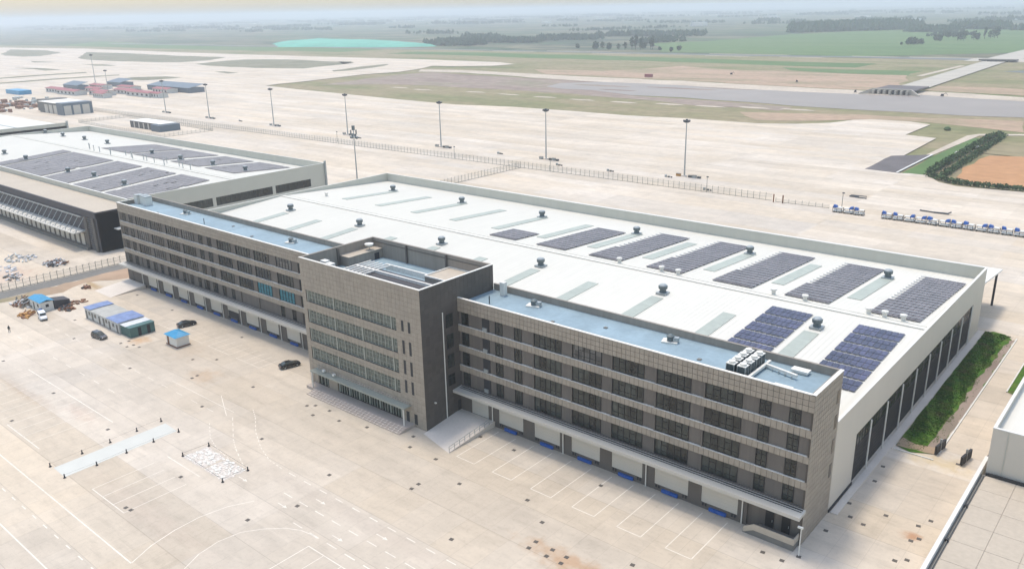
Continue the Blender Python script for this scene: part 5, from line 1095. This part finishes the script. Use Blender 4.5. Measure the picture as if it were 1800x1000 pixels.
def loft(sections, m, name, parent, loc=(0,0,0)):
    """sections: (x, half width bottom, half width top, z bottom, z top)"""
    mb = MB()
    for (x, wb2, wt, z0, z1) in sections: mb.v += [(x, -wb2, z0), (x, wb2, z0), (x, wb2, z0+(z1-z0)*.6), (x, wt, z1), (x, -wt, z1), (x, -wb2, z0+(z1-z0)*.6)]
    k = 6
    for i in range(len(sections)-1):
        for j in range(k): mb.f.append((i*k+j, i*k+(j+1) % k, (i+1)*k+(j+1) % k, (i+1)*k+j))
    mb.f.append(tuple(range(k))[::-1]); n = (len(sections)-1)*k; mb.f.append(tuple(n+j for j in range(k)))
    return obj(name, mb, m, parent, loc)
def car(label, x, y, rz, paint, suv=False, cat='car'):
    t = thing('parked_car', label, cat, (x, y, 0), rz)
    h = 1.65 if suv else 1.42
    loft([(-2.35, .72, .66, .35, .78), (-2.2, .88, .8, .25, 1.0), (-1.2, .92, .84, .22, 1.02), (0, .92, .84, .22, .98), (1.1, .92, .84, .22, .96), (2.0, .88, .76, .25, .82), (2.35, .70, .6, .35, .66)], paint, 'body', t)
    if suv: cab = [(-2.15, .82, .6, .98, 1.05), (-1.85, .83, .66, .98, h), (0.2, .83, .66, .96, h), (.75, .82, .64, .94, 1.35), (1.25, .82, .6, .9, .98)]
    else: cab = [(-1.9, .8, .6, .95, 1.0), (-1.1, .8, .6, .97, h), (.1, .8, .6, .96, h), (1.15, .8, .6, .93, .97)]
    loft(cab, 'glass', 'windows', t)
    loft([(a, .62, .58, h-.06, h+.03) for a in ((-1.8, .15) if suv else (-1.05, .1))], paint, 'roof', t)
    for wx in (-1.4, 1.4):
        for wy in (-.84, .84):
            w = obj('wheel', MB().cyl(0, 0, [(.33, -.12), (.33, .12)], 14), 'tyre', t, (wx, wy, .33), (R(90), 0, 0)); obj('rim', MB().cyl(0, 0, [(.2, -.13), (.2, .13)], 10), 'galv', w)
    for wy in (-.62, .62): obj('headlight', MB().box(2.28, 2.38, wy-.16, wy+.16, .58, .7), 'white', t); obj('tail_light', MB().box(-2.38, -2.28, wy-.16, wy+.16, .65, .8), 'redroof', t)
car('black saloon parked between the cabins and the dock doors', -88.7, -8.1, R(78), 'carblack')
car('black saloon parked by the corner of the central block', -46.0, -7.3, R(76), 'carblack')
car('dark grey off-roader parked in front of the site cabins', -98.4, -25.8, R(8), 'cargrey', True)
VN = thing('parked_van', 'small white van parked in front of the blue roofed shed', 'van', (-124.3, -28.9, 0), R(-12))
loft([(-2.1, .8, .7, .3, 1.85), (-1.9, .85, .74, .25, 1.95), (.9, .85, .74, .25, 1.95), (1.5, .84, .70, .25, 1.25), (2.1, .8, .65, .3, .85), (2.2, .7, .6, .35, .75)], 'carwhite', 'body', VN)
obj('windscreen', MB().hexa([(.98, -.68, 1.82), (1.42, -.72, 1.36), (1.42, .72, 1.36), (.98, .68, 1.82)], [(1.02, -.68, 1.86), (1.48, -.72, 1.38), (1.48, .72, 1.38), (1.02, .68, 1.86)]), 'glass', VN)
obj('side_window', MB().box(-1.6, .8, -.87, -.84, 1.25, 1.7).box(-1.6, .8, .84, .87, 1.25, 1.7), 'glass', VN)
for wx in (-1.3, 1.4):
    for wy in (-.78, .78): w = obj('wheel', MB().cyl(0, 0, [(.3, -.1), (.3, .1)], 12), 'tyre', VN, (wx, wy, .3), (R(90), 0, 0)); obj('rim', MB().cyl(0, 0, [(.18, -.11), (.18, .11)], 10), 'galv', w)
obj('bumper', MB().box(2.1, 2.28, -.75, .75, .3, .5), 'dark', VN)
# person: one skinned body
def person(label, x, y, rz):
    vs = [(0,0,.95), (0,0,1.2), (0,0,1.42), (0,.01,1.52), (0,.02,1.62), (0,.02,1.74), (.1,0,.88), (.12,.06,.48), (.13,.0,.08), (.13,.13,.04), (-.1,0,.88), (-.12,-.05,.48), (-.13,-.14,.08), (-.13,-.02,.04), (.2,0,1.40), (.25,.04,1.12), (.24,.14,.88), (-.2,0,1.40), (-.25,-.05,1.12), (-.24,.02,.87), (.24,.17,.80), (-.24,.05,.79)]
    es = [(0,1),(1,2),(2,3),(3,4),(4,5),(0,6),(6,7),(7,8),(8,9),(0,10),(10,11),(11,12),(12,13),(2,14),(14,15),(15,16),(16,20),(2,17),(17,18),(18,19),(19,21)]
    rr = [.15,.15,.15,.06,.10,.085,.095,.07,.05,.045,.095,.07,.05,.045,.065,.05,.04,.065,.05,.04,.035,.035]
    me = bpy.data.meshes.new('person'); me.from_pydata(vs, es, []); me.materials.append(M['cloth'])
    o = bpy.data.objects.new('person', me); C.objects.link(o); o.location = (x, y, 0); o.rotation_euler = (0,0,rz); o.scale = (1.15, 1.0, 1.0)
    md = o.modifiers.new('skin', 'SKIN'); 
    for i, v in enumerate(me.skin_vertices[0].data): v.radius = (rr[i], rr[i]); v.use_root = (i == 0)
    o.modifiers.new('sub', 'SUBSURF').levels = 1
    obj('head', MB().cyl(0, .03, [(.06, 1.50), (.095, 1.60), (.1, 1.68), (.05, 1.74)], 10), 'skin', o)
    obj('hair', MB().cyl(0, .01, [(.105, 1.66), (.1, 1.74), (.05, 1.79)], 10), 'dark', o)
    return tag(o, label, 'person')
person('person in dark clothes walking alone across the yard', -121.0, -38.2, R(40))

# inspection covers
MH = [(-67.8, -56.9), (-43.5, -30.2), (-22.3, -30.4), (-2.2, -30.5), (-1.6, -46.8), (1.3, -39.6), (-49.0, -46.7), (-20.1, -57.2), (-18.8, -57.0), (-21.8, -46.8), (-26.9, -16.8), (-25.6, -15.7), (-22.6, -18.6), (-21.5, -15.4), (-16.6, -16.9), (-10.3, -15.3), (-0.7, -12.3), (1.7, -15.4), (8.4, -15.5), (11.9, -23.0), (12.0, -24.7), (17.2, -18.7), (17.2, -4.6), (9.2, -4.7), (29.1, -15.4), (34.7, -18.7), (37.0, -23.1), (37.1, -24.9), (40.1, -23.1), (40.3, -24.8), (42.7, -23.2), (42.9, -24.8), (26.8, -30.5), (35.9, -4.6), (51.0, -18.8), (64.0, -4.7), (66.9, -4.8), (68.4, -2.5), (69.1, 6.0), (70.7, 11.8), (69.3, 15.4), (69.9, 29.9), (70.3, 24.4), (72.9, 11.0), (74.8, 15.5), (79.4, 15.7), (80.5, 18.2), (79.6, 11.2), (80.4, 12.4), (79.2, 5.0), (80.5, 6.2), (79.5, 38.4), (-103.1, -30.0), (-74.1, -30.1), (-67.3, -18.7), (-62.8, -15.3), (-58.2, -22.8), (-57.9, -24.2), (-43.3, -18.5), (-74.4, -46.4), (-101.9, -46.4), (-90.6, -24.3), (-90.4, -22.4), (-87.2, -24.4), (-84.6, -22.7), (-87.0, -22.9), (-70.3, -4.0), (-116.4, -24.1), (-122.9, -4.1), (-102.9, -4.4)]
cvm = MB().box(-.32, .32, -.30, .30, 0, .04).mesh('manhole_cover', M['cover'])
def area(x, y):
    if x > 66: return 'in the gable lane'
    if y > -6 and x > 0: return 'inside the dock bays'
    if x > 34 and y < -17: return 'in the rust stained cluster'
    if x > -2: return 'on open yard facing the dock bays'
    if x > -36 and y > -20: return 'in front of the entrance steps'
    if x > -56: return 'on the yard near the pale grey pad'
    if x > -80: return 'on the yard near the blue roofed kiosk'
    return 'on the yard around the site cabins'
MH.sort(); cnt_ = {}
for (x, y) in MH:
    a_ = area(x, y); k = cnt_.get(a_, 0); cnt_[a_] = k+1
    tag(obj('manhole_cover', cvm, None, None, (x, y, 0), (0, 0, rnd.uniform(0, .2))), f'iron cover {a_}, {ORD[k]} along from the far end', 'manhole cover', 'covers '+a_)
# pale pad with roped bollards
struct('pad', MB().poly([(-42.4, -59.3), (-37.6, -59.4), (-37.8, -38.7), (-42.6, -38.5)], .02), 'pad')
def bollard_mesh(): return MB().cyl(0, 0, [(.26, 0), (.26, .08), (.12, .12), (.10, .62), (.13, .72)], 8).mesh('bollard', M['dark'])
bo = bollard_mesh()
BP = [(-43.3, -59.5), (-43.5, -53.9), (-43.5, -48.8), (-43.9, -43.5), (-44.0, -38.6), (-37.4, -59.5), (-37.2, -54.1), (-37.3, -48.7), (-37.3, -43.6), (-37.2, -38.7)]
for i, (x, y) in enumerate(BP):
    tag(obj('bollard', bo, None, None, (x, y, 0)), f'dark barrier post on the {"cabin" if i < 5 else "camera"} side of the pale pad, {ORD[i % 5]} from the near end', 'bollard', 'barrier posts round the pale pad')
rp_ = MB()
for s in (BP[:5], BP[5:]):
    for a, b in zip(s[:-1], s[1:]): rp_.bar((*a, .6), (*b, .6), .02)
tag(obj('barrier_rope', rp_, 'greylane'), 'thin rope strung between the posts round the pale pad', 'rope')
zone('cement_patch', [(-27.8, -43.0), (-27.7, -38.4), (-21.4, -38.4), (-21.4, -43.0)], 'tarpd', .02, .6, .2)
zone('cement_patch', [(-20.9, -43.0), (-20.9, -38.5), (-14.8, -38.5), (-14.8, -43.0)], 'tarpd', .02, .6, .2)
cq = random.Random(5); cm = MB()
for i in range(120):
    x, y = cq.uniform(-27.8, -15.2), cq.uniform(-42.9, -38.8); w = cq.uniform(.15, .8); cm.box(x, x+w, y, y+w*cq.uniform(.3, 1), .02, cq.uniform(.05, .16))
tag(obj('broken_concrete', cm, 'coping', kind='stuff'), 'pale broken concrete pieces strewn over the roped off patch', 'rubble')
rq = MB()
for a, b in (((-28.1, -42.9), (-27.7, -38.0)), ((-27.7, -38.0), (-14.5, -38.4)), ((-14.5, -38.4), (-14.6, -43.2)), ((-14.6, -43.2), (-28.1, -42.9))): rq.bar((*a, .6), (*b, .6), .03)
tag(obj('barrier_rope', rq, 'dark'), 'dark rope round the patch of broken concrete', 'rope')
for i, (x, y) in enumerate(((-28.1, -42.9), (-27.7, -38.0), (-14.5, -38.4), (-14.6, -43.2))): tag(obj('bollard', bo, None, None, (x, y, 0)), f'dark barrier post at the {("far left", "far back", "right", "near")[i]} corner of the white stained patch', 'bollard', 'barrier posts round the stained patch')
lp = thing('lamp_post', 'short white lamp post standing at the near building corner', 'lamp post', (68.3, -2.3, 0))
obj('pole', MB().cyl(0, 0, [(.09, 0), (.07, 4.6)], 8), 'white', lp); obj('lamp_head', MB().box(-.5, .25, -.15, .15, 4.5, 4.75), 'white', lp)

# ------------------------------------------------------------------ haze
hm = bpy.data.materials.new('haze'); hm.use_nodes = True; hn = hm.node_tree; hn.nodes.clear()
ho = hn.nodes.new('ShaderNodeOutputMaterial'); hv = hn.nodes.new('ShaderNodeVolumePrincipled'); hv.inputs['Color'].default_value = (0.84, 0.89, 0.94, 1); hv.inputs['Density'].default_value = 0.00019; hv.inputs['Anisotropy'].default_value = 0.2
hn.links.new(hv.outputs[0], ho.inputs['Volume'])
obj('haze', MB().box(-27000, 13000, -3500, 27000, -2, 115), hm, kind='stuff')
